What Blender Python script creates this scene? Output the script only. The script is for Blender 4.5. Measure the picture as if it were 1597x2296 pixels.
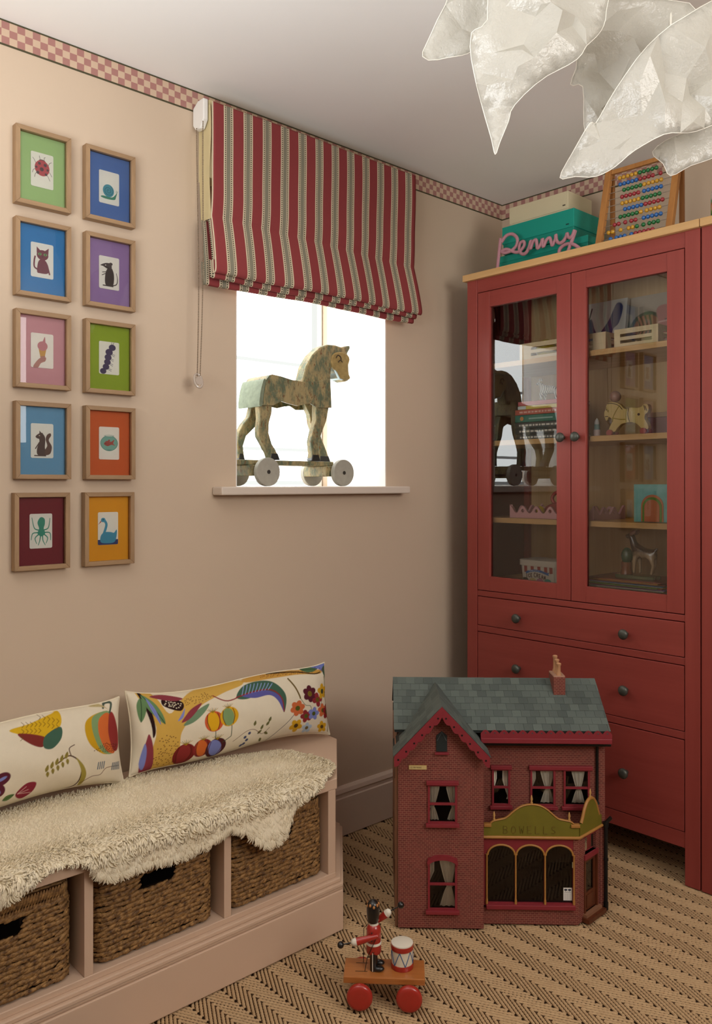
import bpy, bmesh, math, random
import numpy as np
from mathutils import Vector, Matrix, geometry
PI = math.pi
random.seed(7); RNG = np.random.default_rng(7)
for o in list(bpy.data.objects): bpy.data.objects.remove(o, do_unlink=True)
SC = bpy.context.scene
COL = SC.collection

# ---------------------------------------------------------------- camera, world, light, exposure
FPX, YAW = 1841.88, 0.7424
cam_d = bpy.data.cameras.new('camera'); cam = bpy.data.objects.new('camera', cam_d); COL.objects.link(cam)
cam.location = (-2.7474, -2.0988, 1.1918); cam.rotation_euler = (PI/2, 0, -YAW)
cam_d.sensor_fit = 'AUTO'; cam_d.sensor_width = 36; cam_d.lens = FPX/2296*36
cam_d.shift_y = -(1148-1086.32)/2296; cam_d.clip_start = .02
SC.camera = cam
W = bpy.data.worlds.new('world'); SC.world = W; W.use_nodes = True
W.node_tree.nodes['Background'].inputs[0].default_value = (.85, .9, 1, 1)
W.node_tree.nodes['Background'].inputs[1].default_value = .5
SC.view_settings.view_transform = 'Standard'; SC.view_settings.look = 'None'
SC.view_settings.exposure = 0.12; SC.view_settings.gamma = 1; SC.view_settings.use_curve_mapping = False
WINDOW_L = 6.5            # radiance of the daylit shade in the small window
# added fill at an invented left wall window, tilted up to brighten the ceiling
SIDE_W, TILT = 26, math.radians(62)
al = bpy.data.lights.new('added_side_fill', 'AREA'); al.shape = 'RECTANGLE'; al.size = .95; al.size_y = 1.1
al.energy = SIDE_W; al.color = (.95, .98, 1); al.spread = math.radians(150)
alo = bpy.data.objects.new('added_side_fill', al); COL.objects.link(alo)
alo.location = (-2.96, -1.15, 1.5); alo.rotation_euler = (0, -PI/2-TILT, 0)

# added frontal fill, set at an invented window behind the camera
al2 = bpy.data.lights.new('added_front_fill', 'AREA'); al2.shape = 'RECTANGLE'; al2.size = 1.2; al2.size_y = .8
al2.energy = 26; al2.color = (1, .965, .92)
alo2 = bpy.data.objects.new('added_front_fill', al2); COL.objects.link(alo2)
alo2.location = (-1.35, -3.235, 1.86); alo2.rotation_euler = (PI/2, 0, 0)

# ---------------------------------------------------------------- helpers
def lin(c):
    return tuple((x/12.92 if x <= .04045 else ((x+.055)/1.055)**2.4) for x in (v/255 for v in c))
def hexc(h):
    h = h.lstrip('#'); return lin(tuple(int(h[i:i+2], 16) for i in (0, 2, 4)))
class NT:
    def __init__(s, name):
        s.m = bpy.data.materials.new(name); s.m.use_nodes = True
        s.t = s.m.node_tree; s.n = s.t.nodes; s.l = s.t.links
        s.b = s.n['Principled BSDF']; s.out = s.n['Material Output']
    def add(s, t, **kw):
        n = s.n.new(t)
        for k, v in kw.items(): setattr(n, k, v)
        return n
    def link(s, a, b): s.l.new(a, b)
    def val(s, sock, v):
        if isinstance(v, (int, float)): sock.default_value = v
        elif isinstance(v, tuple): sock.default_value = (*v, 1) if len(v) == 3 and sock.type == 'RGBA' else v
        else: s.l.new(v, sock)
    def math(s, op, a, b=0.0, c=0.0):
        n = s.n.new('ShaderNodeMath'); n.operation = op
        s.val(n.inputs[0], a); s.val(n.inputs[1], b)
        if len(n.inputs) > 2: s.val(n.inputs[2], c)
        return n.outputs[0]
    def mix(s, f, a, b):
        n = s.n.new('ShaderNodeMix'); n.data_type = 'RGBA'
        s.val(n.inputs[0], f); s.val(n.inputs[6], a); s.val(n.inputs[7], b); return n.outputs[2]
    def coord(s, kind='Object', scale=(1, 1, 1), rot=(0, 0, 0)):
        c = s.n.new('ShaderNodeTexCoord'); mp = s.n.new('ShaderNodeMapping')
        mp.inputs['Scale'].default_value = scale; mp.inputs['Rotation'].default_value = rot
        s.l.new(c.outputs[kind], mp.inputs[0]); return mp.outputs[0]
    def xyz(s, v):
        n = s.n.new('ShaderNodeSeparateXYZ'); s.l.new(v, n.inputs[0]); return n.outputs
    def noise(s, v, scale, detail=3, rough=.5):
        n = s.n.new('ShaderNodeTexNoise'); n.inputs['Scale'].default_value = scale
        n.inputs['Detail'].default_value = detail; n.inputs['Roughness'].default_value = rough
        s.l.new(v, n.inputs['Vector']); return n.outputs[0]
    def ramp(s, f, lo, hi):
        n = s.n.new('ShaderNodeMapRange'); s.val(n.inputs[0], f); n.inputs[1].default_value = lo; n.inputs[2].default_value = hi
        return n.outputs[0]
    def bump(s, h, strength=.3, dist=.002):
        n = s.n.new('ShaderNodeBump'); n.inputs['Strength'].default_value = strength; n.inputs['Distance'].default_value = dist
        s.val(n.inputs['Height'], h); s.l.new(n.outputs[0], s.b.inputs['Normal'])
    def base(s, c): s.val(s.b.inputs['Base Color'], c)
    def set(s, rough=.5, spec=.5, metal=0, coat=0):
        s.b.inputs['Roughness'].default_value = rough; s.b.inputs['Specular IOR Level'].default_value = spec
        s.b.inputs['Metallic'].default_value = metal; s.b.inputs['Coat Weight'].default_value = coat
        s.b.inputs['Coat Roughness'].default_value = .15
        return s.m
_mc = {}
def M(c, rough=.5, spec=.4, var=.06, vs=25, bump=0, bs=200, bd=.001, metal=0, coat=0):
    """plain colour with procedural mottling and fine relief; c is '#rrggbb'"""
    key = (c, rough, spec, var, vs, bump, bs, bd, metal, coat)
    if key in _mc: return _mc[key]
    t = NT('paint_' + c.lstrip('#')); v = t.coord()
    a = hexc(c); n = t.noise(v, vs)
    t.base(t.mix(n, tuple(x*(1-var) for x in a), tuple(min(1, x*(1+var)) for x in a)))
    if bump: t.bump(t.noise(v, bs, 4), bump, bd)
    _mc[key] = t.set(rough, spec, metal, coat); return _mc[key]
def wood(name, c1, c2, axis=0, scale=60, rough=.5, stretch=.06, spec=.35, bump=.15, coat=0):
    sc = [1, 1, 1]; sc[axis] = stretch
    t = NT(name); v = t.coord(scale=tuple(sc))
    n1 = t.noise(v, scale, 5, .6); n2 = t.noise(v, scale*6, 3)
    f = t.math('ADD', t.math('MULTIPLY', n1, .75), t.math('MULTIPLY', n2, .25))
    t.base(t.mix(t.ramp(f, .3, .7), hexc(c1), hexc(c2)))
    t.bump(f, bump, .001); return t.set(rough, spec, 0, coat)
def vcol(name, rough=.6, spec=.3, weave=0, ws=900, coat=0):
    """flat print: colour comes from the mesh's colour attribute"""
    t = NT(name); a = t.add('ShaderNodeVertexColor', layer_name='Col')
    v = t.coord(); n = t.noise(v, 60)
    mx = t.add('ShaderNodeMix', data_type='RGBA', blend_type='MULTIPLY'); mx.inputs[0].default_value = 1
    t.link(a.outputs[0], mx.inputs[6])
    t.val(mx.inputs[7], t.mix(n, (.93, .93, .93), (1, 1, 1))); t.link(mx.outputs[2], t.b.inputs['Base Color'])
    if weave: t.bump(t.noise(v, ws, 2), weave, .0008)
    return t.set(rough, spec, 0, coat)
def thin_glass(name, refl=1.0, tint=(.96, .97, .96), ior=1.5):
    t = NT(name); t.n.remove(t.b)
    tr = t.add('ShaderNodeBsdfTransparent'); tr.inputs[0].default_value = (*tint, 1)
    gl = t.add('ShaderNodeBsdfGlossy'); gl.inputs['Roughness'].default_value = .004
    fr = t.add('ShaderNodeFresnel'); fr.inputs[0].default_value = ior
    v = t.coord(); wob = t.math('MULTIPLY_ADD', t.noise(v, 3), .02, .99)
    f = t.math('MINIMUM', t.math('MULTIPLY', t.math('MULTIPLY', fr.outputs[0], refl), wob), 1)
    mx = t.add('ShaderNodeMixShader'); t.link(f, mx.inputs[0]); t.link(tr.outputs[0], mx.inputs[1]); t.link(gl.outputs[0], mx.inputs[2])
    t.link(mx.outputs[0], t.out.inputs[0]); return t.m
def lit_pane(name, L, c=(1, 1, 1)):
    """daylit sheer fabric: gives off the daylight that comes through it"""
    t = NT(name); t.n.remove(t.b); e = t.add('ShaderNodeEmission'); v = t.coord()
    t.link(t.mix(t.noise(v, 9, 2), tuple(x*.96 for x in c), c), e.inputs[0]); e.inputs[1].default_value = L
    t.link(e.outputs[0], t.out.inputs[0]); return t.m

def link(o, parent=None):
    COL.objects.link(o)
    if parent: o.parent = parent
    return o
def tag(o, label=None, cat=None, group=None, kind=None):
    if label: o['label'] = label
    if cat: o['category'] = cat
    if group: o['group'] = group
    if kind: o['kind'] = kind
    return o
def thing(name, label, cat, loc=(0, 0, 0), rz=0, group=None):
    o = bpy.data.objects.new(name, None); o.empty_display_size = .05
    o.location = loc; o.rotation_euler = (0, 0, rz); link(o); return tag(o, label, cat, group)
def copy_tree(o, parent=None):
    c = o.copy(); link(c); c.parent = parent
    for ch in list(o.children): copy_tree(ch, c)
    return c
class MB:
    """collects simple solids and links them as ONE mesh"""
    def __init__(s): s.v = []; s.f = []
    def raw(s, vs, fs, mat=None):
        k = len(s.v); s.v += [tuple(mat @ Vector(p)) if mat else tuple(p) for p in vs]
        s.f += [tuple(i+k for i in f) for f in fs]; return s
    def box(s, a, b, mat=None):
        (x0, y0, z0), (x1, y1, z1) = a, b
        return s.raw([(x0,y0,z0),(x1,y0,z0),(x1,y1,z0),(x0,y1,z0),(x0,y0,z1),(x1,y0,z1),(x1,y1,z1),(x0,y1,z1)],
                     [(0,3,2,1),(4,5,6,7),(0,1,5,4),(1,2,6,5),(2,3,7,6),(3,0,4,7)], mat)
    def prism(s, poly, h0, h1, axis='z', mat=None):
        """poly of 2D points extruded along axis: z -> (x,y), y -> (x,z), x -> (y,z)"""
        area = sum(poly[i-1][0]*poly[i][1]-poly[i][0]*poly[i-1][1] for i in range(len(poly)))
        if area < 0: poly = poly[::-1]
        n = len(poly)
        def P(p, h): return {'z': (p[0], p[1], h), 'y': (p[0], h, p[1]), 'x': (h, p[0], p[1])}[axis]
        vs = [P(p, h0) for p in poly]+[P(p, h1) for p in poly]
        fs = [tuple(range(n-1, -1, -1)), tuple(range(n, 2*n))]+[(i, (i+1) % n, n+(i+1) % n, n+i) for i in range(n)]
        if (axis == 'y') ^ (h1 < h0): fs = [f[::-1] for f in fs]
        return s.raw(vs, fs, mat)
    def lathe(s, prof, n=20, mat=None):
        """prof: (r,z) from bottom to top around local z"""
        vs = []; fs = []; m = len(prof)
        for r, z in prof:
            for i in range(n):
                a = 2*PI*i/n; vs.append((r*math.cos(a), r*math.sin(a), z))
        for j in range(m-1):
            for i in range(n):
                fs.append((j*n+i, j*n+(i+1) % n, (j+1)*n+(i+1) % n, (j+1)*n+i))
        if prof[0][0] > 1e-6: fs.append(tuple(range(n-1, -1, -1)))
        if prof[-1][0] > 1e-6: fs.append(tuple((m-1)*n+i for i in range(n)))
        return s.raw(vs, fs, mat)
    def cyl(s, a, b, r, n=16, r2=None):
        a, b = Vector(a), Vector(b); d = b-a; q = d.to_track_quat('Z', 'Y').to_matrix().to_4x4()
        return s.lathe([(r, 0), (r if r2 is None else r2, d.length)], n, Matrix.Translation(a) @ q)
    def sphere(s, c, r, n=14, sc=(1, 1, 1), rot=None):
        prof = [(math.sin(PI*i/(n//2+1))*1.0, -math.cos(PI*i/(n//2+1))) for i in range(n//2+2)]
        prof[0] = (1e-7, -1); prof[-1] = (1e-7, 1)
        m = Matrix.Translation(Vector(c)) @ (rot.to_4x4() if rot else Matrix()) @ Matrix.Diagonal((r*sc[0], r*sc[1], r*sc[2], 1))
        return s.lathe(prof, n, m)
    def tube(s, pts, r, n=8, closed=False, flat=1.0):
        pts = [Vector(p) for p in pts]; m = len(pts); vs = []; fs = []
        rs = r if isinstance(r, (list, tuple)) else [r]*m
        up = None
        for i in range(m):
            t = (pts[(i+1) % m]-pts[i-1]) if closed else pts[min(i+1, m-1)]-pts[max(i-1, 0)]
            t.normalize()
            if up is None:
                up = Vector((0, 0, 1)) if abs(t.z) < .9 else Vector((1, 0, 0))
            x = t.cross(up)
            if x.length < 1e-6: x = t.orthogonal()
            x.normalize(); y = x.cross(t); up = y
            for k in range(n):
                a = 2*PI*k/n; vs.append(pts[i]+x*(rs[i]*math.cos(a))+y*(rs[i]*flat*math.sin(a)))
        for i in range(m if closed else m-1):
            for k in range(n):
                a, b = i*n+k, i*n+(k+1) % n; c, d = ((i+1) % m)*n+(k+1) % n, ((i+1) % m)*n+k
                fs.append((a, b, c, d))
        if not closed: fs += [tuple(range(n-1, -1, -1)), tuple((m-1)*n+k for k in range(n))]
        return s.raw(vs, fs)
    def build(s, name, mat, parent=None, smooth=None, bev=0, seg=2):
        me = bpy.data.meshes.new(name); me.from_pydata(s.v, [], s.f); me.validate(); me.update()
        me.materials.append(mat)
        bm = bmesh.new(); bm.from_mesh(me); bmesh.ops.recalc_face_normals(bm, faces=bm.faces); bm.to_mesh(me); bm.free()
        if smooth:
            me.polygons.foreach_set('use_smooth', [True]*len(me.polygons)); me.set_sharp_from_angle(angle=math.radians(smooth))
        o = link(bpy.data.objects.new(name, me), parent)
        if bev:
            b = o.modifiers.new('bevel', 'BEVEL'); b.width = bev; b.segments = seg; b.limit_method = 'ANGLE'; b.angle_limit = math.radians(40)
            b.harden_normals = False
        return o
def bx(name, a, b, mat, parent=None, bev=0):
    a, b = [min(p, q) for p, q in zip(a, b)], [max(p, q) for p, q in zip(a, b)]
    return MB().box(a, b).build(name, mat, parent, bev=bev)
def grid_mesh(name, V, mat, parent=None, cols=None, closed_u=False, smooth=True, flip=False):
    """V: array (h,w,3) -> quad grid mesh; cols (h,w,3) linear -> colour attribute"""
    V = np.asarray(V, np.float32); h, w = V.shape[:2]
    idx = np.arange(h*w).reshape(h, w); a = idx
    if closed_u: a = np.concatenate([idx, idx[:, :1]], 1)
    q = np.stack([a[:-1, :-1], a[:-1, 1:], a[1:, 1:], a[1:, :-1]], -1).reshape(-1, 4)
    if flip: q = q[:, ::-1]
    me = bpy.data.meshes.new(name); n = len(q)
    me.vertices.add(h*w); me.vertices.foreach_set('co', V.reshape(-1))
    me.loops.add(n*4); me.loops.foreach_set('vertex_index', q.reshape(-1).astype(np.int32))
    me.polygons.add(n); me.polygons.foreach_set('loop_start', np.arange(0, n*4, 4, dtype=np.int32))
    me.polygons.foreach_set('loop_total', np.full(n, 4, np.int32))
    me.update(calc_edges=True); me.validate()
    if smooth: me.polygons.foreach_set('use_smooth', np.ones(n, bool))
    if cols is not None:
        at = me.color_attributes.new('Col', 'FLOAT_COLOR', 'POINT')
        c4 = np.ones((h*w, 4), np.float32); c4[:, :3] = np.asarray(cols).reshape(-1, 3); at.data.foreach_set('color', c4.reshape(-1))
    me.materials.append(mat)
    return link(bpy.data.objects.new(name, me), parent)
def spline(P, n=8, closed=True):
    """Catmull-Rom through 2D or 3D points"""
    P = [np.array(p, float) for p in P]; m = len(P); out = []
    rng = range(m if closed else m-1)
    for i in rng:
        if closed: p0, p1, p2, p3 = P[i-1], P[i], P[(i+1) % m], P[(i+2) % m]
        else: p0, p1, p2, p3 = P[max(i-1, 0)], P[i], P[i+1], P[min(i+2, m-1)]
        for k in range(n):
            t = k/n
            out.append(.5*((2*p1)+(-p0+p2)*t+(2*p0-5*p1+4*p2-p3)*t*t+(-p0+3*p1-3*p2+p3)*t**3))
    if not closed: out.append(P[-1])
    return [tuple(p) for p in out]

# single-stroke hand lettering, unit box 0.6 wide x 1 high (y up)
FONT = {'A':[[(0,0),(.3,1),(.6,0)],[(.12,.38),(.48,.38)]],'B':[[(0,0),(0,1),(.4,.95),(.5,.75),(.38,.54),(0,.52)],[(.38,.54),(.56,.3),(.42,.03),(0,0)]],
'C':[[(.55,.85),(.35,1),(.1,.85),(0,.5),(.1,.12),(.35,0),(.56,.14)]],'D':[[(0,0),(0,1),(.35,.93),(.56,.5),(.35,.05),(0,0)]],
'E':[[(.52,1),(0,1),(0,0),(.55,0)],[(0,.52),(.42,.52)]],'F':[[(.52,1),(0,1),(0,0)],[(0,.52),(.42,.52)]],
'G':[[(.55,.85),(.35,1),(.1,.85),(0,.5),(.1,.12),(.35,0),(.56,.14),(.56,.45),(.34,.45)]],'H':[[(0,0),(0,1)],[(.55,0),(.55,1)],[(0,.5),(.55,.5)]],
'I':[[(.3,0),(.3,1)]],'J':[[(.5,1),(.5,.2),(.3,0),(.05,.15)]],'K':[[(0,0),(0,1)],[(.52,1),(0,.45)],[(.15,.58),(.56,0)]],'L':[[(0,1),(0,0),(.52,0)]],
'M':[[(0,0),(.05,1),(.3,.4),(.55,1),(.6,0)]],'N':[[(0,0),(0,1),(.55,0),(.55,1)]],'O':[[(.3,1),(.06,.8),(0,.5),(.08,.15),(.3,0),(.52,.15),(.6,.5),(.52,.82),(.3,1)]],
'P':[[(0,0),(0,1),(.42,.95),(.54,.72),(.4,.48),(0,.45)]],'R':[[(0,0),(0,1),(.42,.95),(.54,.75),(.4,.52),(0,.5)],[(.25,.5),(.57,0)]],
'S':[[(.52,.88),(.3,1),(.06,.85),(.1,.6),(.45,.42),(.54,.2),(.3,0),(.03,.12)]],'T':[[(0,1),(.6,1)],[(.3,1),(.3,0)]],'U':[[(0,1),(.02,.25),(.28,0),(.52,.25),(.55,1)]],
'V':[[(0,1),(.3,0),(.6,1)]],'W':[[(0,1),(.14,0),(.3,.65),(.46,0),(.6,1)]],'X':[[(0,0),(.55,1)],[(0,1),(.55,0)]],'Y':[[(0,1),(.3,.5),(.6,1)],[(.3,.5),(.3,0)]],
'Z':[[(0,1),(.55,1),(0,0),(.56,0)]],"'":[[(.3,1),(.25,.75)]],'0':[[(.3,1),(0,.5),(.3,0),(.6,.5),(.3,1)]],' ':[]}
class Paint:
    """flat printed picture: canvas of size w x h (any unit), sampled at n points per unit, y up"""
    def __init__(s, w, h, n, bg):
        s.w, s.h = w, h; s.nx, s.ny = int(round(w*n))+1, int(round(h*n))+1; s.px = w/(s.nx-1)
        s.X, s.Y = np.meshgrid(np.linspace(0, w, s.nx), np.linspace(0, h, s.ny))
        s.img = np.ones((s.ny, s.nx, 3))*np.array(hexc(bg))
    def _box(s, x0, y0, x1, y1, pad):
        i0 = max(0, int((x0-pad)/s.px)); i1 = min(s.nx, int((x1+pad)/s.px)+2)
        j0 = max(0, int((y0-pad)/s.px)); j1 = min(s.ny, int((y1+pad)/s.px)+2); return slice(j0, max(j0, j1)), slice(i0, max(i0, i1))
    def _put(s, sl, a, c):
        a = np.clip(a, 0, 1)[..., None]; s.img[sl] = s.img[sl]*(1-a)+np.array(hexc(c) if isinstance(c, str) else c)*a
    def poly(s, P, c, smooth=0):
        if smooth: P = spline(P, smooth)
        P = np.array(P, float); sl = s._box(*P.min(0), *P.max(0), s.px*2); X, Y = s.X[sl], s.Y[sl]
        if X.size == 0: return s
        ins = np.zeros(X.shape, bool); d2 = np.full(X.shape, 1e9)
        for (x0, y0), (x1, y1) in zip(P, np.roll(P, -1, 0)):
            if y0 != y1:
                cond = ((y0 > Y) != (y1 > Y)); xi = (x1-x0)*(Y-y0)/(y1-y0)+x0; ins ^= cond & (X < xi)
            dx, dy = x1-x0, y1-y0; L = dx*dx+dy*dy+1e-12
            t = np.clip(((X-x0)*dx+(Y-y0)*dy)/L, 0, 1); d2 = np.minimum(d2, (X-x0-t*dx)**2+(Y-y0-t*dy)**2)
        sd = np.sqrt(d2)*np.where(ins, 1, -1); s._put(sl, .5+sd/s.px, c); return s
    def ell(s, cx, cy, rx, ry, c, rot=0):
        r = max(rx, ry); sl = s._box(cx-r, cy-r, cx+r, cy+r, s.px*2); X, Y = s.X[sl]-cx, s.Y[sl]-cy
        if X.size == 0: return s
        ca, sa = math.cos(rot), math.sin(rot); U, V = X*ca+Y*sa, -X*sa+Y*ca
        q = np.sqrt((U/rx)**2+(V/ry)**2); s._put(sl, .5+(1-q)*min(rx, ry)/s.px, c); return s
    def line(s, P, wd, c, smooth=0, taper=None):
        if smooth: P = spline(P, smooth, False)
        P = np.array(P, float); sl = s._box(*P.min(0), *P.max(0), wd+s.px*2); X, Y = s.X[sl], s.Y[sl]
        if X.size == 0: return s
        a = np.full(X.shape, -9.0); n = len(P)-1
        for i, ((x0, y0), (x1, y1)) in enumerate(zip(P[:-1], P[1:])):
            dx, dy = x1-x0, y1-y0; L = dx*dx+dy*dy+1e-12
            t = np.clip(((X-x0)*dx+(Y-y0)*dy)/L, 0, 1); d = np.sqrt((X-x0-t*dx)**2+(Y-y0-t*dy)**2)
            w = wd/2 if taper is None else wd/2*(1+(taper-1)*(i+t)/n)
            a = np.maximum(a, w-d)
        s._put(sl, .5+a/s.px, c); return s
    def dots(s, P, r, c):
        for x, y in P: s.ell(x, y, r, r, c)
        return s
    def text(s, st, x, y, size, c, wd, gap=.28, wob=.04, sx=1.0):
        rr = random.Random(hash(st) % 1000 if False else sum(map(ord, st)))
        for ch in st:
            if ch == ' ': x += size*.5*sx; continue
            dy = rr.uniform(-wob, wob)*size
            for L in FONT.get(ch, []): s.line([(x+p[0]*size*sx, y+dy+p[1]*size) for p in L], wd, c)
            x += size*(.6*sx+gap)
        return s
    def inside(s, P, smooth=0):
        """random-point test helper"""
        P = spline(P, smooth) if smooth else P
        def f(x, y):
            c = False
            for (x0, y0), (x1, y1) in zip(P, P[1:]+P[:1]):
                if (y0 > y) != (y1 > y) and x < (x1-x0)*(y-y0)/(y1-y0)+x0: c = not c
            return c
        return f
    def speckle(s, P, n, r, c, seed=1, smooth=0):
        f = s.inside(P, smooth); xs = [p[0] for p in P]; ys = [p[1] for p in P]; rr = random.Random(seed); k = 0; pts = []
        for _ in range(n*40):
            x, y = rr.uniform(min(xs), max(xs)), rr.uniform(min(ys), max(ys))
            if f(x, y) and all((x-a)**2+(y-b)**2 > (r*2.6)**2 for a, b in pts):
                pts.append((x, y)); s.ell(x, y, r, r*.85, c); k += 1
                if k >= n: break
        return s

# ---------------------------------------------------------------- room shell
H = 2.3487
XL, YF = -3.0, -3.25
def mat_wall():
    t = NT('plaster_paint'); v = t.coord(); n = t.noise(v, 2.2, 3); n2 = t.noise(v, 260, 3)
    t.base(t.mix(n, hexc('#c6b19a'), hexc('#cbb69f'))); t.bump(n2, .05, .001); return t.set(.62, .3)
WALL = mat_wall()
TRIM = M('#d6c2b0', .42, .4, .03, 6)
WHITE = M('#e8e5df', .45, .4, .02, 8)
CEIL = M('#f7f5f1', .8, .2, .02, 3, .04, 200)
def struct(name, mb, m, parent=None, **k):
    o = mb.build(name, m, parent, **k)
    if parent is None: o['kind'] = 'structure'
    return o
# window wall with the deep opening
WX0, WX1, WZ0, WZ1, WD = -1.32, -.675, 1.16, 2.02, .32
struct('wall_back', MB().box((XL-.1, 0, 0), (WX0, .4, H)).box((WX1, 0, 0), (.1, .4, H)).box((WX0, 0, 0), (WX1, .4, WZ0)).box((WX0, 0, WZ1), (WX1, .4, H)), WALL)
struct('wall_right', MB().box((0, YF-.1, 0), (.1, 0, H)), WALL)
SY0, SY1, SZ0, SZ1 = -1.75, -.55, .98, 2.02
struct('wall_left', MB().box((XL-.1, YF, 0), (XL, SY0, H)).box((XL-.1, SY1, 0), (XL, 0, H)).box((XL-.1, SY0, 0), (XL, SY1, SZ0)).box((XL-.1, SY0, SZ1), (XL, SY1, H)), WALL)
FX0, FX1, FZ0, FZ1 = -1.97, -.73, 1.43, 2.29
struct('wall_front', MB().box((XL-.1, YF-.1, 0), (FX0, YF, H)).box((FX1, YF-.1, 0), (0, YF, H)).box((FX0, YF-.1, 0), (FX1, YF, FZ0)).box((FX0, YF-.1, FZ1), (FX1, YF, H)), WALL)
struct('ceiling', MB().box((XL-.1, YF-.1, H), (.1, .4, H+.1)), CEIL)
# white painted lining of the window opening
rv = struct('trim_1', MB().box((WX0, .001, WZ0), (WX0+.004, WD, WZ1)).box((WX1-.004, .001, WZ0), (WX1, WD, WZ1)).box((WX0, .001, WZ1-.004), (WX1, WD, WZ1)), M('#eceae6', .6, .3, .02, 8))
# small window: daylit sheer roman shade in front of its panes
win = bpy.data.objects.new('window_1', None); win.location = (WX0, WD, WZ0); link(win); win['kind'] = 'structure'
w_, h_ = WX1-WX0, WZ1-WZ0
MB().box((.004, .03, .0), (.05, .07, h_)).box((w_-.05, .03, 0), (w_-.004, .07, h_)).box((.05, .03, 0), (w_-.05, .07, .06)).box((.05, .03, h_-.06), (w_-.05, .07, h_)).build('window_frame', WHITE, win, bev=.003)
PANE = lit_pane('daylit_sheer_fabric', WINDOW_L, (.97, 1, .99)); HEM = lit_pane('daylit_double_fabric', .90, (.97, 1, .96)); EDGE = lit_pane('daylit_fabric_edge', .86, (.98, 1, .95))
bx('sheer_shade', (.004, .008, .03), (w_-.052, .012, h_-.01), PANE, win)
bx('window_pane', (.05, .045, .06), (w_-.05, .05, h_-.06), PANE, win)
for z in (.155, .475): bx('hem_tape', (.004, .004, z), (w_-.052, .008, z+.012), HEM, win)
bx('shade_edge', (w_-.076, .004, .03), (w_-.052, .008, h_-.01), EDGE, win)
bx('shade_batten', (.004, .003, .03), (w_-.052, .008, .045), HEM, win)
# added side window, out of view, made up to house the left fill
added_win2 = bpy.data.objects.new('added_window_2', None); added_win2.location = (XL, SY0, SZ0); link(added_win2); added_win2['kind'] = 'structure'
MB().box((-.08, 0, 0), (-.03, .05, SZ1-SZ0)).box((-.08, SY1-SY0-.05, 0), (-.03, SY1-SY0, SZ1-SZ0)).box((-.08, .05, 0), (-.03, SY1-SY0-.05, .05)).box((-.08, .05, SZ1-SZ0-.05), (-.03, SY1-SY0-.05, SZ1-SZ0)).box((-.08, .64, .05), (-.03, .7, SZ1-SZ0-.05)).build('window_frame', WHITE, added_win2, bev=.003)
added_win3 = bpy.data.objects.new('added_window_3', None); added_win3.location = (FX0, YF, FZ0); link(added_win3); added_win3['kind'] = 'structure'  # added window, out of view, made up to house the front fill
a_, b_ = FX1-FX0, FZ1-FZ0
MB().box((0, -.08, 0), (.05, -.03, b_)).box((a_-.05, -.08, 0), (a_, -.03, b_)).box((.05, -.08, 0), (a_-.05, -.03, .05)).box((.05, -.08, b_-.05), (a_-.05, -.03, b_)).box((a_/2-.025, -.08, .05), (a_/2+.025, -.03, b_-.05)).build('window_frame', WHITE, added_win3, bev=.003)
# window sill board
sl = struct('window_sill', MB().box((-1.405, -.052, 1.16), (-.603, 0, 1.185)).box((WX0+.004, -.001, 1.16), (WX1-.004, WD, 1.185)), M('#d6c8ba', .4, .4, .03, 8), bev=.004)
# skirting
prof = [(0, 0), (-.017, 0), (-.017, .126), (-.0125, .129), (-.0125, .139), (-.0165, .145), (-.013, .157), (-.006, .165), (0, .165)]
struct('baseboard_back', MB().prism(prof, -1.04, 0, 'x'), TRIM, smooth=20)
struct('baseboard_left', MB().prism([(XL-p[0], p[1]) for p in prof], YF, -.5, 'y'), TRIM, smooth=20)
struct('baseboard_front', MB().prism([(YF-p[0], p[1]) for p in prof], XL+.02, -.4, 'x'), TRIM, smooth=20)
# wallpaper border of three rows of checks between dark green lines
def mat_border(ax):
    t = NT('checked_paper_border_%d' % ax); v = t.coord(); s = t.xyz(v)
    a = t.math('FLOOR', t.math('DIVIDE', s[ax], .0194)); b = t.math('FLOOR', t.math('DIVIDE', s[2], .0184))
    par = t.math('MODULO', t.math('ADD', t.math('ADD', a, b), 1000), 2)
    n = t.noise(v, 30)
    c = t.mix(par, t.mix(n, hexc('#a97b73'), hexc('#a2736c')), t.mix(n, hexc('#cbb199'), hexc('#c6ab92')))
    e = t.math('GREATER_THAN', t.math('ABSOLUTE', t.math('SUBTRACT', s[2], .0276)), .0276)
    t.base(t.mix(e, c, hexc('#4a4630'))); return t.set(.6, .25)
zb = H-.064
for i, (a, b, ax) in enumerate((((XL, -.0015, -.0044), (-.0015, 0, .0640-.0044+.0), 0), ((-.0015, YF, -.0044), (0, 0, .0596), 1))):
    o = MB().box(a, b).build('trim_%d' % (i+2), mat_border(ax)); o.location = (0, 0, zb+.0044); o['kind'] = 'structure'
# ---------------------------------------------------------------- woven herringbone floor
BW, RP, SL = .0437, .0195, 1.94
def mat_floor():
    t = NT('sisal_herringbone'); v = t.coord(); s = t.xyz(v)
    tri = t.math('PINGPONG', t.math('ADD', s[0], 1.143+BW*200), BW)
    ph = t.math('FRACT', t.math('DIVIDE', t.math('SUBTRACT', t.math('ADD', s[1], 100), t.math('MULTIPLY', tri, SL)), RP))
    hgt = t.math('SINE', t.math('MULTIPLY', ph, PI))
    st = t.math('ABSOLUTE', t.math('SINE', t.math('MULTIPLY', s[0], PI*11/BW)))
    hh = t.math('MULTIPLY', hgt, t.math('MULTIPLY_ADD', st, .35, .65))
    t.base(t.mix(t.ramp(hh, .2, .8), hexc('#2c1c0f'), t.mix(t.noise(v, 40), hexc('#4a331e'), hexc('#5a4028')))); t.bump(hh, .8, .004)
    return t.set(.85, .2)
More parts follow.
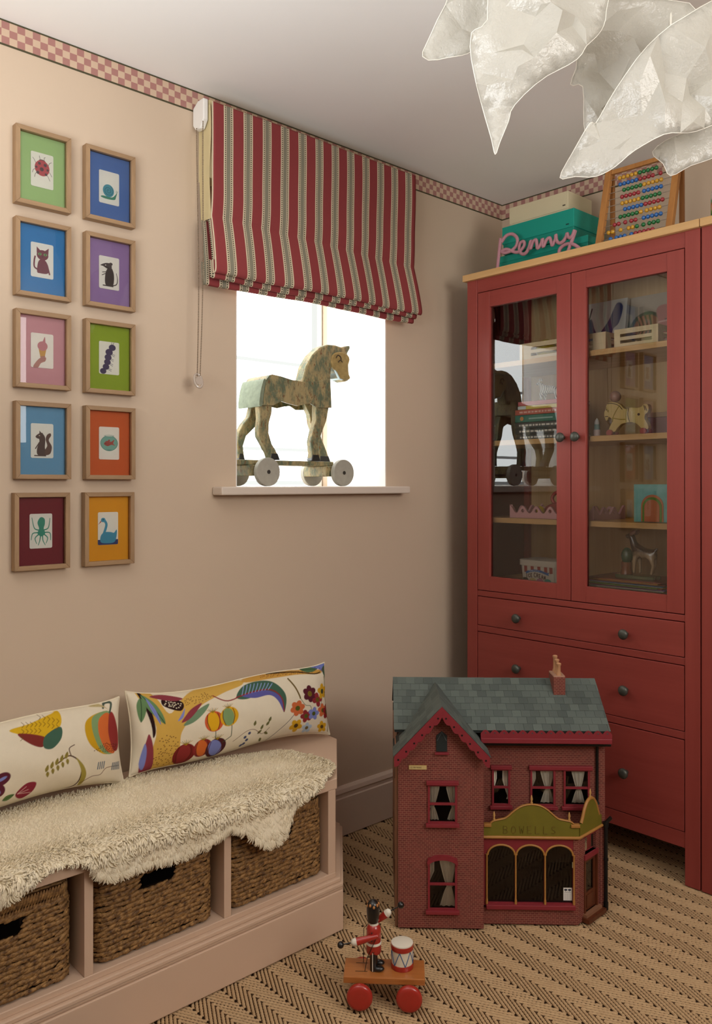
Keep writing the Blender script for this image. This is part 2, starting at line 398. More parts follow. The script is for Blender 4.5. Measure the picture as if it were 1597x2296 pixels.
floor = struct('floor', MB().box((XL-.1, YF-.1, -.1), (.1, .4, -.0052)), mat_floor())
def weave():
    ns, cs = 31, 5; K = 10
    X0, X1, Y0, Y1 = -1.98, -.04, -1.75, -.02
    t = np.linspace(0, 1, ns); ang = np.linspace(0, PI, cs)
    vs = []; nb0 = math.ceil((X0+1.143)/BW); nb1 = math.floor((X1+1.143)/BW)
    wdir = 1/math.sqrt(1+SL*SL)
    vis = lambda x, y: not (x > -.36 and y > -1.0 and x > -.3)
    rr = RNG
    for b in range(nb0, nb1+1):
        xa = -1.143+b*BW; sg = 1 if b % 2 == 0 else -1
        ys = np.arange(math.ceil(Y0/RP)*RP, Y1, RP)
        xm = xa+BW/2
        if xm < -1.3: ys = ys[ys < -.36]
        if xm < -1.5: ys = ys[ys > -1.1]
        if xm > -.33: ys = ys[ys > -1.35]
        n = len(ys)
        ph = rr.uniform(0, 1, n)[:, None, None]
        xs = xa+t*BW; yc = SL*(t*BW if sg > 0 else (1-t)*BW)
        st = np.abs(np.sin(PI*(t[None, :, None]*K+ph)))**.7
        jit = rr.uniform(.92, 1.06, n)[:, None, None]
        rad = .0037*(.66+.34*st)*jit; hgt = .0040*(.30+.70*st)*jit
        # cross direction perpendicular to the rib in plan
        dx, dy = (-SL*wdir*sg, wdir)
        ca = np.cos(ang)[None, None, :]; sa = np.sin(ang)[None, None, :]
        Xv = xs[None, :, None]+rad*ca*dx
        Yv = ys[:, None, None]+yc[None, :, None]+rad*ca*dy
        Zv = -.0052+hgt*sa*.88+np.zeros_like(Xv)
        vs.append(np.stack(np.broadcast_arrays(Xv, Yv, Zv), -1).reshape(-1, 3))
    V = np.concatenate(vs); nr = len(V)//(ns*cs)
    idx = np.arange(ns*cs).reshape(ns, cs)
    q = np.stack([idx[:-1, :-1], idx[1:, :-1], idx[1:, 1:], idx[:-1, 1:]], -1).reshape(-1, 4)
    Q = (q[None]+(np.arange(nr)*ns*cs)[:, None, None]).reshape(-1, 4).astype(np.int32)
    me = bpy.data.meshes.new('weave'); me.vertices.add(len(V)); me.vertices.foreach_set('co', V.astype(np.float32).reshape(-1))
    me.loops.add(len(Q)*4); me.loops.foreach_set('vertex_index', Q.reshape(-1)); me.polygons.add(len(Q))
    me.polygons.foreach_set('loop_start', np.arange(0, len(Q)*4, 4, dtype=np.int32)); me.polygons.foreach_set('loop_total', np.full(len(Q), 4, np.int32))
    me.polygons.foreach_set('use_smooth', np.ones(len(Q), bool)); me.update(calc_edges=True)
    t_ = NT('sisal_rib'); v = t_.coord(); t_.base(t_.mix(t_.noise(v, 150, 4, .7), hexc('#a8865f'), hexc('#d2b48c'))); t_.bump(t_.noise(v, 900, 3), .5, .001)
    me.materials.append(t_.set(.85, .2))
    o = link(bpy.data.objects.new('weave', me), floor); o['kind'] = 'stuff'
weave()

# ---------------------------------------------------------------- roman blind
def mat_blind():
    t = NT('woven_stripe_linen'); at = t.add('ShaderNodeAttribute', attribute_name='UVm'); s = t.xyz(at.outputs['Vector'])
    P = .0688
    x = t.math('SUBTRACT', t.math('MODULO', t.math('ADD', s[0], P*20+P/2-.0555), P), P/2)   # 0 at stripe centre
    ax = t.math('ABSOLUTE', x)
    v = t.coord('Object'); n = t.noise(v, 700, 2)
    red = t.mix(n, hexc('#843a3b'), hexc('#924444')); cream = t.mix(n, hexc('#c6b698'), hexc('#d2c4aa')); grey = t.mix(n, hexc('#7d7867'), hexc('#8e8977'))
    dx = t.math('DIVIDE', t.math('SUBTRACT', ax, .0105), .0018)
    dy = t.math('DIVIDE', t.math('SUBTRACT', t.math('MODULO', t.math('ADD', s[1], 9), .0062), .0031), .0021)
    dot = t.math('LESS_THAN', t.math('ADD', t.math('POWER', dx, 2), t.math('POWER', dy, 2)), 1)
    c = t.mix(t.math('LESS_THAN', ax, .0068), cream, grey)
    c = t.mix(dot, c, hexc('#25281f'))
    c = t.mix(t.math('GREATER_THAN', ax, .0165), c, red)
    t.base(c); t.bump(n, .25, .0008); return t.set(.9, .12)
BL = mat_blind()
BX0, BX1 = -1.454, -.606
blind = thing('roman_blind', 'red and grey striped linen roman blind half lowered over the small window', 'blind', (BX0, 0, 1.77))
def blind_sheet(name, zy, x0, x1, seed, wav=.004, skew=0.0):
    """zy: list of (z, y, arc) profile points; sheet spans x0..x1"""
    prof = spline(zy, 10, False); nx = 70; rr = random.Random(seed)
    ph = [rr.uniform(0, 6) for _ in range(4)]
    V = np.zeros((len(prof), nx, 3)); A = np.zeros((len(prof), nx, 3))
    zs = [p[0] for p in prof]; arc = np.concatenate([[0], np.cumsum(np.hypot(np.diff([p[0] for p in prof]), np.diff([p[1] for p in prof])))])
    for j, (z, y) in enumerate(prof):
        for i in range(nx):
            u = i/(nx-1); x = x0+(x1-x0)*u
            low = max(0, min(1, (2.05-z)/.25))
            wv = wav*(math.sin(u*9+ph[0]+z*3)+.6*math.sin(u*23+ph[1]-z*5)+.5*math.sin(u*4+ph[2]))
            V[j, i] = (x-BX0+low*low*.02*(u-.3)*skew+.003*math.sin(z*14+ph[3])*(.3+u), y+wv*(.35+low), z-1.77-.006*low*math.sin(u*7+ph[0])*.3)
            A[j, i] = (x-BX0, arc[-1]-arc[j]+seed*.01, 0)
    o = grid_mesh(name, V, BL, blind)
    at = o.data.attributes.new('UVm', 'FLOAT_VECTOR', 'POINT'); at.data.foreach_set('vector', A.astype(np.float32).reshape(-1))
    so = o.modifiers.new('thick', 'SOLIDIFY'); so.thickness = .0025
    return o
blind_sheet('front_panel', [(2.297, -.074), (2.2, -.075), (2.1, -.076), (2.03, -.077), (1.985, -.074), (1.968, -.072), (1.95, -.076), (1.90, -.086), (1.85, -.094), (1.815, -.098), (1.803, -.095), (1.806, -.088), (1.84, -.084)], BX0, BX1, 1, .003, skew=1)
blind_sheet('lower_fold', [(1.96, -.060), (1.90, -.070), (1.84, -.078), (1.797, -.080), (1.788, -.076), (1.795, -.069), (1.84, -.065)], BX0-.004, BX1+.006, 2, .003)
blind_sheet('lower_fold', [(1.96, -.040), (1.90, -.050), (1.84, -.058), (1.784, -.060), (1.775, -.056), (1.782, -.049), (1.84, -.045)], BX0-.012, BX1+.008, 3, .003)
LINING = M('#cdbd92', .8, .2, .03, 40, .1, 600)
MB().box((0, -.062, .31), (BX1-BX0, -.004, .535)).build('header_rail', LINING, blind)
V = np.zeros((20, 6, 3))
for j in range(20):
    for i in range(6): V[j, i] = (.0005-.002*math.sin(i*.6), -.066+.054*i/5-.004*math.sin(j*.4), .52-.33*j/19)
grid_mesh('side_lining', V, LINING, blind)
# white end bracket with the chain wheel
cp = MB().prism([(-.062, .535), (-.062, .475), (-.045, .452), (-.02, .452), (-.004, .47), (-.004, .52), (-.03, .535)], -.02, -.004, 'x').build('end_bracket', WHITE, blind, bev=.003)
chain = thing('bead_chain', 'looped metal bead pull chain hanging down beside the roman blind', 'chain', (BX0-.024, -.05, 1.47))
for k, (dy, zt) in enumerate(((-.022, .76), (.012, .75))):
    m = MB(); n = 150
    for i in range(n):
        z = .035+(zt-.035)*i/(n-1); sp = (i/n); m.sphere((.004*math.sin(i*.03)-(1-sp)*.006, dy*(.45+.55*sp), z), .0022, 6)
    o = m.build('bead_strand', M('#8f7d68', .35, .5, .1, 200, metal=.6), chain, smooth=60); o['kind'] = 'stuff'
MB().tube([(-.006+.013*math.cos(a), .013*math.sin(a)*.5, .02+.02*math.sin(a)) for a in np.linspace(0, 2*PI, 22)[:-1]], .0035, 8, True).cyl((-.006, -.006, .02), (-.006, .006, .02), .012, 16).build('clear_tensioner', M('#b9aa9c', .15, .6, .05), chain, smooth=40)

# ---------------------------------------------------------------- storage bench
BT, BFY = .402, -.437
bench = thing('storage_bench', 'pale pink painted built-in storage bench with open cubbies along the wall', 'bench', (0, 0, 0))
PNT = M('#ceb097', .45, .4, .03, 6)
foot = [(-2.75, -.003), (-2.75, BFY), (-1.292, BFY), (-1.066, -.178), (-1.05, -.003)]
MB().prism(foot, BT-.028, BT).build('top', PNT, bench, bev=.002)
ins = lambda d: [(-2.745, -.022), (-2.745, BFY+d), (-1.296-d*.5, BFY+d), (-1.072-d, -.178+d*.3), (-1.056-d, -.022)]
MB().prism(ins(0), .138, .152).build('bottom_shelf', PNT, bench, bev=.0015)
def dividers():
    for x in (-1.650, -1.999, -2.35):
        bx('divider', (x, BFY+.001, .152), (x+.020, -.03, BT-.028), PNT, bench, .0012)
    bx('end_post', (-1.322, BFY+.001, .152), (-1.296, -.03, BT-.028), PNT, bench, .0012)
    MB().prism([(-1.296, BFY+.001), (-1.072, -.178), (-1.056, -.03), (-1.09, -.03), (-1.1, -.19), (-1.296, -.40)], .152, BT-.028).build('end_panel', PNT, bench)
    bx('back_panel', (-2.745, -.022, .152), (-1.33, -.005, BT-.028), PNT, bench)
dividers()
def plinth_ring(d, z0, z1, m):
    f = [(-2.75, -.003), (-2.75, BFY-d), (-1.292+d*.35, BFY-d), (-1.066+d, -.178-d*.35), (-1.05+d, -.003)]
    m.prism(f, z0, z1)
m = MB(); plinth_ring(.018, 0, .108, m); plinth_ring(.014, .108, .116, m); plinth_ring(.018, .116, .127, m); plinth_ring(.010, .127, .138, m)
m.build('plinth', PNT, bench, bev=.0025)

# ---------------------------------------------------------------- seagrass baskets
def mat_grass():
    t = NT('dried_seagrass'); v = t.coord(); n = t.noise(v, 95, 3, .7); n2 = t.noise(v, 500, 2)
    t.base(t.mix(t.ramp(n, .32, .7), hexc('#4a2f1a'), t.mix(n2, hexc('#93693c'), hexc('#c0965c')))); t.bump(n2, .5, .001); return t.set(.6, .35)
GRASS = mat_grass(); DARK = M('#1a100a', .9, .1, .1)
def tufts(specs, name, mat, parent, seed=3, ns=6, rg=5):
    """specs: (centre, direction, normal, length, radius) spindle strands joined into one woven part"""
    C_ = np.array([s[0] for s in specs], float); D = np.array([s[1] for s in specs], float); N = np.array([s[2] for s in specs], float)
    L = np.array([s[3] for s in specs], float)[:, None, None]; R = np.array([s[4] for s in specs], float)[:, None, None]
    D /= np.linalg.norm(D, axis=1)[:, None]; S = np.cross(D, N); S /= np.linalg.norm(S, axis=1)[:, None]; N = np.cross(S, D)
    t = np.linspace(-1, 1, rg); rad = np.sqrt(np.clip(1-(t*.97)**2, 0, 1))**.8
    a = np.linspace(0, 2*PI, ns, endpoint=False)
    P = C_[:, None, None, :]+D[:, None, None, :]*(t[None, :, None, None]*L[..., None]*.5)
    P = P+S[:, None, None, :]*(rad[None, :, None]*np.cos(a)[None, None, :]*R)[..., None]+N[:, None, None, :]*(rad[None, :, None]*np.sin(a)[None, None, :]*R*.75)[..., None]
    n = len(specs); V = P.reshape(-1, 3)
    idx = np.arange(rg*ns).reshape(rg, ns); b = np.concatenate([idx, idx[:, :1]], 1)
    q = np.stack([b[:-1, :-1], b[:-1, 1:], b[1:, 1:], b[1:, :-1]], -1).reshape(-1, 4)
    Q = (q[None]+(np.arange(n)*rg*ns)[:, None, None]).reshape(-1, 4)
    me = bpy.data.meshes.new(name); me.from_pydata(V.tolist(), [], Q.tolist()); me.materials.append(mat)
    me.polygons.foreach_set('use_smooth', np.ones(len(Q), bool)); me.update()
    o = link(bpy.data.objects.new(name, me), parent); o['kind'] = 'stuff'; return o
def make_basket(label, loc):
    b = thing('seagrass_basket', label, 'basket', loc, group='seagrass baskets in the bench cubbies')
    w, d, h = .296, .36, .178
    rr = random.Random(5)
    def rp(inset): # rounded plan outline, front at y=0 going back +y
        r = .03-inset; out = []
        for cx, cy, a0 in ((w/2-inset-r, inset+r, -PI/2), (w/2-inset-r, d-inset-r, 0), (-w/2+inset+r, d-inset-r, PI/2), (-w/2+inset+r, inset+r, PI)):
            out += [(cx+r*math.cos(a0+PI/2*k/5), cy+r*math.sin(a0+PI/2*k/5)) for k in range(6)]
        return out
    m = MB().prism(rp(.005), .002, h-.01); m.build('core', DARK, b)
    path = rp(.002); per = []
    pts = [Vector((*p, 0)) for p in path]+[Vector((*path[0], 0))]
    acc = [0]
    for a, c in zip(pts[:-1], pts[1:]): acc.append(acc[-1]+(c-a).length)
    def at(s):
        s %= acc[-1]
        for i in range(len(acc)-1):
            if s <= acc[i+1]:
                t = (s-acc[i])/(acc[i+1]-acc[i]+1e-9); p = pts[i].lerp(pts[i+1], t); d_ = (pts[i+1]-pts[i]).normalized(); return p, d_, Vector((d_.y, -d_.x, 0))
    specs = []; rows = 16; rh = (h-.006)/rows
    for j in range(rows):
        z = .004+rh*(j+.5); s = rr.uniform(0, .01); k = 0
        while s < acc[-1]:
            p, d_, nn = at(s)
            if p.y < d-.04:
                hole = p.y < .01 and abs(p.x) < .047 and .134 < z < .166
                if not hole:
                    ln = rr.uniform(.022, .032); tilt = rr.uniform(.12, .42)
                    specs.append((tuple(p+Vector((0, 0, z+rr.uniform(-.0015, .0015)))+nn*rr.uniform(.000, .003)), (d_.x, d_.y, tilt), tuple(nn), ln, rh*.5*rr.uniform(.8, 1.15)))
            s += rr.uniform(.010, .014); k += 1
    tufts(specs, 'woven_body', GRASS, b)
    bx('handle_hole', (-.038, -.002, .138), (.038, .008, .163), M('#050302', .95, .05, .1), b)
    # lid with a wrapped rim
    ld = MB().prism(rp(.006), h+.004, h+.022).build('lid', M('#5b3c20', .8, .2, .2, 90), b)
    specs = []; s = 0
    while s < acc[-1]:
        p, d_, nn = at(s)
        if p.y < d-.02:
            specs.append((tuple(p+Vector((0, 0, h+.014))), (d_.x*.35, d_.y*.35, 1), tuple(nn), .025, .0042)); 
            specs.append((tuple(p+Vector((0, 0, h-.003))), (d_.x*.5, d_.y*.5, 1), tuple(nn), .016, .0036))
        s += .0062
    for i in range(24):
        for k in range(14):
            specs.append(((-w/2+.015+i*(w-.03)/23, .02+k*.024, h+.022), (1, rr.uniform(-.3, .3), 0), (0, 0, 1), .03, .005))
    tufts(specs, 'lid_rim', GRASS, ld)
    return b
bk = make_basket('brown woven seagrass basket in the cubby beside the bench end post', (-1.474, -.418, .152))
b2 = copy_tree(bk); b2.location = (-1.817, -.418, .152); b2['label'] = 'brown woven seagrass basket in the cubby between the two bench dividers'
b3 = copy_tree(bk); b3.location = (-2.166, -.418, .152); b3['label'] = 'brown woven seagrass basket with its lid showing in the cubby furthest from the dollhouse'

# ---------------------------------------------------------------- sheepskin
def fleece():
    root = thing('sheepskin', 'cream curly sheepskin rug draped over the storage bench', 'sheepskin', (0, 0, BT))
    def hang(x, z): return (x, .445+(.415-z))
    out = [(-1.255, .245), (-1.243, .30), (-1.252, .36), (-1.282, .40), (-1.335, .432), (-1.40, .452), (-1.452, .47), hang(-1.468, .35), hang(-1.505, .325), hang(-1.55, .325), hang(-1.605, .368), hang(-1.645, .388), hang(-1.69, .372), hang(-1.763, .362), hang(-1.864, .37), hang(-1.945, .37), hang(-1.98, .39), (-2.0, .445), (-2.08, .437), hang(-2.15, .40), hang(-2.2, .39), hang(-2.32, .38), (-2.45, .40), (-2.5, .25), (-2.40, .085), (-2.05, .082), (-1.70, .088), (-1.40, .128), (-1.30, .175)]
    poly = spline(out, 4)
    def place(x, s, lift=0):
        e = .430; r = .022; th = .006+lift
        zz = .010*math.sin(x*17)+.006*math.sin(x*41+s*20)
        if s < e: return Vector((x, -s, th+.002*math.sin(x*23+s*31))), Vector((0, 0, 1)), Vector((0, -1, 0))
        if s < e+r*PI/2:
            a = (s-e)/r; return Vector((x, -e-(r+lift)*math.sin(a)-.0, -r+.006+(r+lift)*math.cos(a))), Vector((0, -math.sin(a), math.cos(a))), Vector((0, -math.cos(a), -math.sin(a)))
        d = s-e-r*PI/2; return Vector((x, -e-r-lift-.12*d+.3*zz*min(1, d/.05), -r+.006-d)), Vector((0, -1, .1)), Vector((0, 0, -1))
    V2 = [Vector(p) for p in poly]; n0 = len(V2)
    xs = np.arange(-2.5, -1.2, .016); ss = np.arange(.06, .56, .016)
    ins_ = Paint.inside(None, poly)
    inner = [Vector((x+random.uniform(-.004, .004), s+random.uniform(-.004, .004))) for x in xs for s in ss if ins_(x, s)]
    r = geometry.delaunay_2d_cdt(V2+inner, [(i, (i+1) % n0) for i in range(n0)], [], 1, 1e-5)
    m = MB(); m.raw([place(p.x, p.y)[0] for p in r[0]], r[2])
    WOOL = NT('sheep_wool'); v = WOOL.coord(); nn = WOOL.noise(v, 22, 3); WOOL.base(WOOL.mix(nn, hexc('#ead9b8'), hexc('#f6ebd2'))); WOOL.bump(WOOL.noise(v, 700, 3), .4, .002); WM = WOOL.set(.9, .1)
    sk = m.build('hide', WM, root, smooth=80); so = sk.modifiers.new('thick', 'SOLIDIFY'); so.thickness = -.004
    rr = random.Random(11); P = []; 
    sp = .0052
    x = -2.5
    while x < -1.2:
        s = .06
        while s < .56:
            px, ps = x+rr.uniform(-.003, .003), s+rr.uniform(-.003, .003)
            if ins_(px, ps) and px > -2.27: P.append((px, ps))
            s += sp
        x += sp
    for i in range(n0): # dense fringe along the outline
        a, b = poly[i], poly[(i+1) % n0]
        for k in range(7):
            t = k/7; px, ps = a[0]+(b[0]-a[0])*t, a[1]+(b[1]-a[1])*t
            if px > -2.27: P += [(px, ps), (px+rr.uniform(-.004, .004), ps-.003)]
    pa = np.array(poly)
    n = len(P); rings = 5; ns = 3; V = np.zeros((n, rings, ns, 3)); ang = np.linspace(0, 2*PI, ns, endpoint=False)
    for i, (px, ps) in enumerate(P):
        p, nr, fl = place(px, ps)
        de = float(np.min(np.hypot(pa[:, 0]-px, pa[:, 1]-ps)))
        edge = max(0, 1-de/.10); front = max(0, min(1, (ps-.30)/.14)); curl = max(edge*.5, front)*(1 if ps > .2 else .4)
        cl = math.sin(px*95+3*math.sin(ps*40))*math.sin(ps*110+2*math.sin(px*60))      # clumps
        ln = .007+.014*curl+.003*max(edge, 0)+.003*cl*curl
        side = Vector((1, 0, 0))
        d0 = (nr*(1.0-.35*curl)+fl*(.25+.75*curl)+side*(.9*cl*curl+rr.uniform(-.5, .5))).normalized()
        wd = .0028+.0016*curl
        b1 = side; b2_ = d0.cross(b1).normalized(); b1 = b2_.cross(d0)
        ph = cl*3+rr.uniform(-.5, .5)
        for j in range(rings):
            t = j/(rings-1); c_ = p+d0*(ln*t)+(b1*math.sin(ph+t*4)+b2_*math.cos(ph+t*4))*(.0035*curl*t)+nr*(-.35*ln*t*t*curl)
            w = wd*(1.0-.75*t**1.6)
            for k in range(ns): V[i, j, k] = c_+b1*(w*math.cos(ang[k]))+b2_*(w*math.sin(ang[k]))
    idx = np.arange(rings*ns).reshape(rings, ns); b = np.concatenate([idx, idx[:, :1]], 1)
    q = np.stack([b[:-1, :-1], b[:-1, 1:], b[1:, 1:], b[1:, :-1]], -1).reshape(-1, 4)
    Q = (q[None]+(np.arange(n)*rings*ns)[:, None, None]).reshape(-1, 4).astype(np.int32)
    me = bpy.data.meshes.new('fleece'); me.vertices.add(n*rings*ns); me.vertices.foreach_set('co', V.astype(np.float32).reshape(-1))
    me.loops.add(len(Q)*4); me.loops.foreach_set('vertex_index', Q.reshape(-1)); me.polygons.add(len(Q))
    me.polygons.foreach_set('loop_start', np.arange(0, len(Q)*4, 4, dtype=np.int32)); me.polygons.foreach_set('loop_total', np.full(len(Q), 4, np.int32))
    me.polygons.foreach_set('use_smooth', np.ones(len(Q), bool)); me.update(calc_edges=True); me.materials.append(WM)
    o = link(bpy.data.objects.new('fleece', me), root); o['kind'] = 'stuff'
fleece()

# ---------------------------------------------------------------- printed bolster cushions (generic botanical print)
def flower(p, x, y, r, c, cc, n=5, rot=0, dark=None):
    for k in range(n):
        a = rot+2*PI*k/n; p.ell(x+r*.58*math.cos(a), y+r*.58*math.sin(a), r*.50, r*.40, c, a)
        if dark: p.ell(x+r*.62*math.cos(a), y+r*.62*math.sin(a), r*.26, r*.10, dark, a)
    p.ell(x, y, r*.34, r*.34, cc)
    for k in range(5): p.ell(x+r*.17*math.cos(k*1.26), y+r*.17*math.sin(k*1.26), r*.05, r*.05, '#5a2a1a')
def fruit(p, x, y, r, c1, c2, rot=0, seam='#5a2018'):
    p.ell(x, y, r, r*1.05, c2, rot); p.ell(x-r*.1*math.cos(rot), y, r*.62, r*.98, c1, rot); p.line([(x-r*.6, y+r*.75), (x-r*.7, y), (x-r*.45, y-r*.85)], r*.07, seam, 5); p.line([(x+r*.45, y+r*.8), (x+r*.6, y), (x+r*.35, y-r*.85)], r*.07, seam, 5)
    for k in range(-3, 4): p.line([(x, y+r*.92), (x+k*r*.19, y+r*(1.42-.05*abs(k)))], r*.08, '#b38a1a' if k % 2 else '#5a5a1a', taper=.4)
def leaf(p, x, y, L, a, wd, c, vein='#2c4030'):
    ca, sa = math.cos(a), math.sin(a); f = lambda t, o: (x+L*t*ca-o*sa, y+L*t*sa+o*ca)
    p.poly([f(0, 0), f(.3, wd), f(.7, wd*.8), f(1, 0), f(.7, -wd*.8), f(.3, -wd)], c, 6); p.line([f(0, 0), f(1, 0)], wd*.16, vein)
def print_right():
    p = Paint(66, 23, 7, '#e0d4bc')
    trunk = [(3.5, 0), (12.5, 0), (12, 7), (13, 12), (19, 18), (27, 20.5), (34, 21.5), (34, 23), (20, 23), (14, 20.5), (9.5, 17), (7, 23), (2.5, 23), (5.5, 13)]
    p.poly(trunk, '#cfa64e', 5); p.speckle([(5, 1), (12, 1), (11.5, 9), (8, 11), (6, 9)], 70, .17, '#5a3320', 3)
    p.poly([(2.4, 0), (5.4, 0), (5, 5), (3.7, 11), (2.7, 9), (1.8, 4)], '#8a3a44', 5); p.poly([(1.6, 3), (3.0, 1), (3.1, 6), (2.4, 8.5)], '#7d86c4', 5)
    p.poly([(3, 22.5), (4.3, 14), (4.5, 10), (5.3, 12), (5, 17), (4.1, 22.6)], '#2a1414', 5)
    p.poly([(8.5, 19.5), (13, 17.5), (14.5, 20), (10, 22)], '#2a1414', 5); p.speckle([(9, 19.6), (13, 18), (14, 19.8), (10, 21.6)], 22, .2, '#e4d6b8', 5)
    p.poly([(6, 22), (10, 22.6), (15, 21.2), (12, 20.6)], '#8a3a44', 5)
    p.poly([(13, 13), (17, 16.5), (22, 18.5), (20, 16), (16, 13.5)], '#6f8a6a', 5); p.poly([(12.5, 14), (16, 17.5), (20, 19), (15.5, 15)], '#8a3a44', 5)
    p.poly([(11.5, 14.5), (13.5, 17), (14.5, 18.2), (13.3, 15.5)], '#7d86c4', 5); p.speckle([(15, 18.5), (24, 20.3), (22, 22), (15, 20.8)], 40, .15, '#6a4424', 6)
    leaf(p, 3.8, 22.5, 9.5, -1.12, 1.35, '#66875a'); leaf(p, 3.2, 21.5, 7, -1.75, 1.1, '#66875a'); leaf(p, 4.6, 21.5, 8, -1.3, .5, '#7d86c4', '#5a68a8')
    for a in ((13.8, 3.6, 3.3, '#8a2f2c', '#7a2420', 0), (19.2, 4.6, 2.9, '#cf6a30', '#8a2f2c', .3), (22.6, 12.6, 3.1, '#d9a51e', '#c85a32', 0), (27.6, 13.0, 3.0, '#7f9a68', '#d9a51e', .1)): fruit(p, *a)
    fruit(p, 23.6, 3.6, 3.2, '#7d86c4', '#4a2024', .5)
    p.line([(22.8, 9.4), (22.9, 7)], .22, '#3c4a34'); p.line([(28.2, 9.9), (28, 6.4), (25.5, 5)], .25, '#3c4a34')
    p.line([(24, 20.5), (28, 18), (35, 18.6), (43, 18)], .35, '#8a3030', 6)
    lf = [(31, 18.3), (34, 21), (39, 21.6), (44, 20.5), (47, 17), (47.6, 13.5), (46.4, 9.6), (45.4, 13.6), (43.4, 16.6), (39, 17.3), (34, 17)]
    p.poly(lf, '#41614f', 6); p.poly([(33, 18.2), (37, 18.5), (42, 17.9), (45.6, 15), (46.3, 10), (44.6, 14), (42, 16.4), (37, 16.6)], '#5c5a9c', 6)
    p.line([(31, 18.3), (38, 18.7), (43, 17.9), (46, 14.6), (46.5, 10)], .4, '#8a3030', 7)
    for k in range(9): t = k/9; p.line([(33+10*t, 18.6-.3*t), (34.6+10.4*t, 21.2-1.6*t*t)], .22, '#8fa2d0')
    p.poly([(36, 23), (36, 21.9), (46, 21.4), (55, 21.4), (63, 20.4), (63, 21.6), (55, 22.8), (46, 23)], '#c79846', 4); p.speckle([(40, 22.2), (60, 21.4), (60, 22.2), (42, 22.9)], 60, .14, '#7a3a26', 8)
    p.line([(44, 23), (54, 22.3), (60, 20.9), (63, 20.8)], .35, '#2a1a12', 5)
    leaf(p, 56, 22.8, 6.5, -.1, .9, '#4f6f4c'); p.poly([(60.5, 23), (66, 23), (65.6, 19.4), (63, 21.8)], '#6c78b8', 4); p.poly([(64, 21.4), (66, 22), (66, 17.8), (65.2, 18.5)], '#3f5f48', 4); p.speckle([(61, 22), (65, 20.5), (65, 21.5), (62, 22.8)], 14, .15, '#6a2434', 4)
    p.line([(50, 20.5), (51.6, 17.5), (52.6, 14.5), (52.8, 13.6)], .55, '#6a5424', 5); p.line([(64.6, 19), (65.0, 12), (65.4, 5), (64.8, 1)], .35, '#6b6230', 5)
    p.line([(52.8, 13.6), (54.6, 11), (56.6, 10.4), (57, 8)], .2, '#4a5a3a', 5); p.line([(41.6, .5), (45, 3.4), (49, 7), (51, 9)], .2, '#4a4450', 5); p.line([(62.5, 12.6), (61, 9.6)], .2, '#4a4450'); p.line([(64.8, 14), (62.8, 13.8), (61.8, 12)], .4, '#33231a', 4)
    for a in ((51.6, 10.2, 2.6, '#c9683c', '#54601f', 6, .2), (56.9, 14.6, 2.7, '#551f2a', '#7a6a1c', 6, .5), (60, 12.2, 2.3, '#8a2c30', '#6a5a1c', 4, .1), (62.9, 14.6, 2.4, '#d1a024', '#3c4a34', 5, .3), (54.9, 7.0, 2.2, '#8a2c30', '#54601f', 5, .6), (58, 7.6, 2.2, '#7d86c4', '#54601f', 5, .1), (51.1, 4.0, 2.3, '#d1a024', '#54421c', 5, .9), (62.2, 8.4, 2.2, '#c9683c', '#54601f', 5, .4), (64.6, 7.6, 2.4, '#8a2628', '#54421c', 5, .2), (55.5, 2.6, 1.9, '#aebfcf', '#7a6a3c', 5, .3), (62, 2.6, 2.0, '#d1a024', '#54421c', 5, .5)): flower(p, *a[:5], n=a[5], rot=a[6])
    for x, y in ((33, 4.4), (33.8, 3.2), (34.4, 5.4), (33.2, 2), (32.4, 1.6)): p.ell(x, y, .5, .5, '#4a5070')
    for x, y, a in ((36, 7.5, 1.4), (37.3, 4.3, .6), (38.4, 5.5, 1.2), (39.8, 4.2, -.7), (40.2, 6.4, 1.0), (41, 7.6, 1.2), (38.6, 2.4, -1.2)): leaf(p, x, y, 1.7, a, .45, '#6f6a3c')
    p.line([(29, 4.2), (33, 6.3), (36, 6.2), (39, 3.8), (41.4, 5.4)], .16, '#6a3a30', 5)
    return p
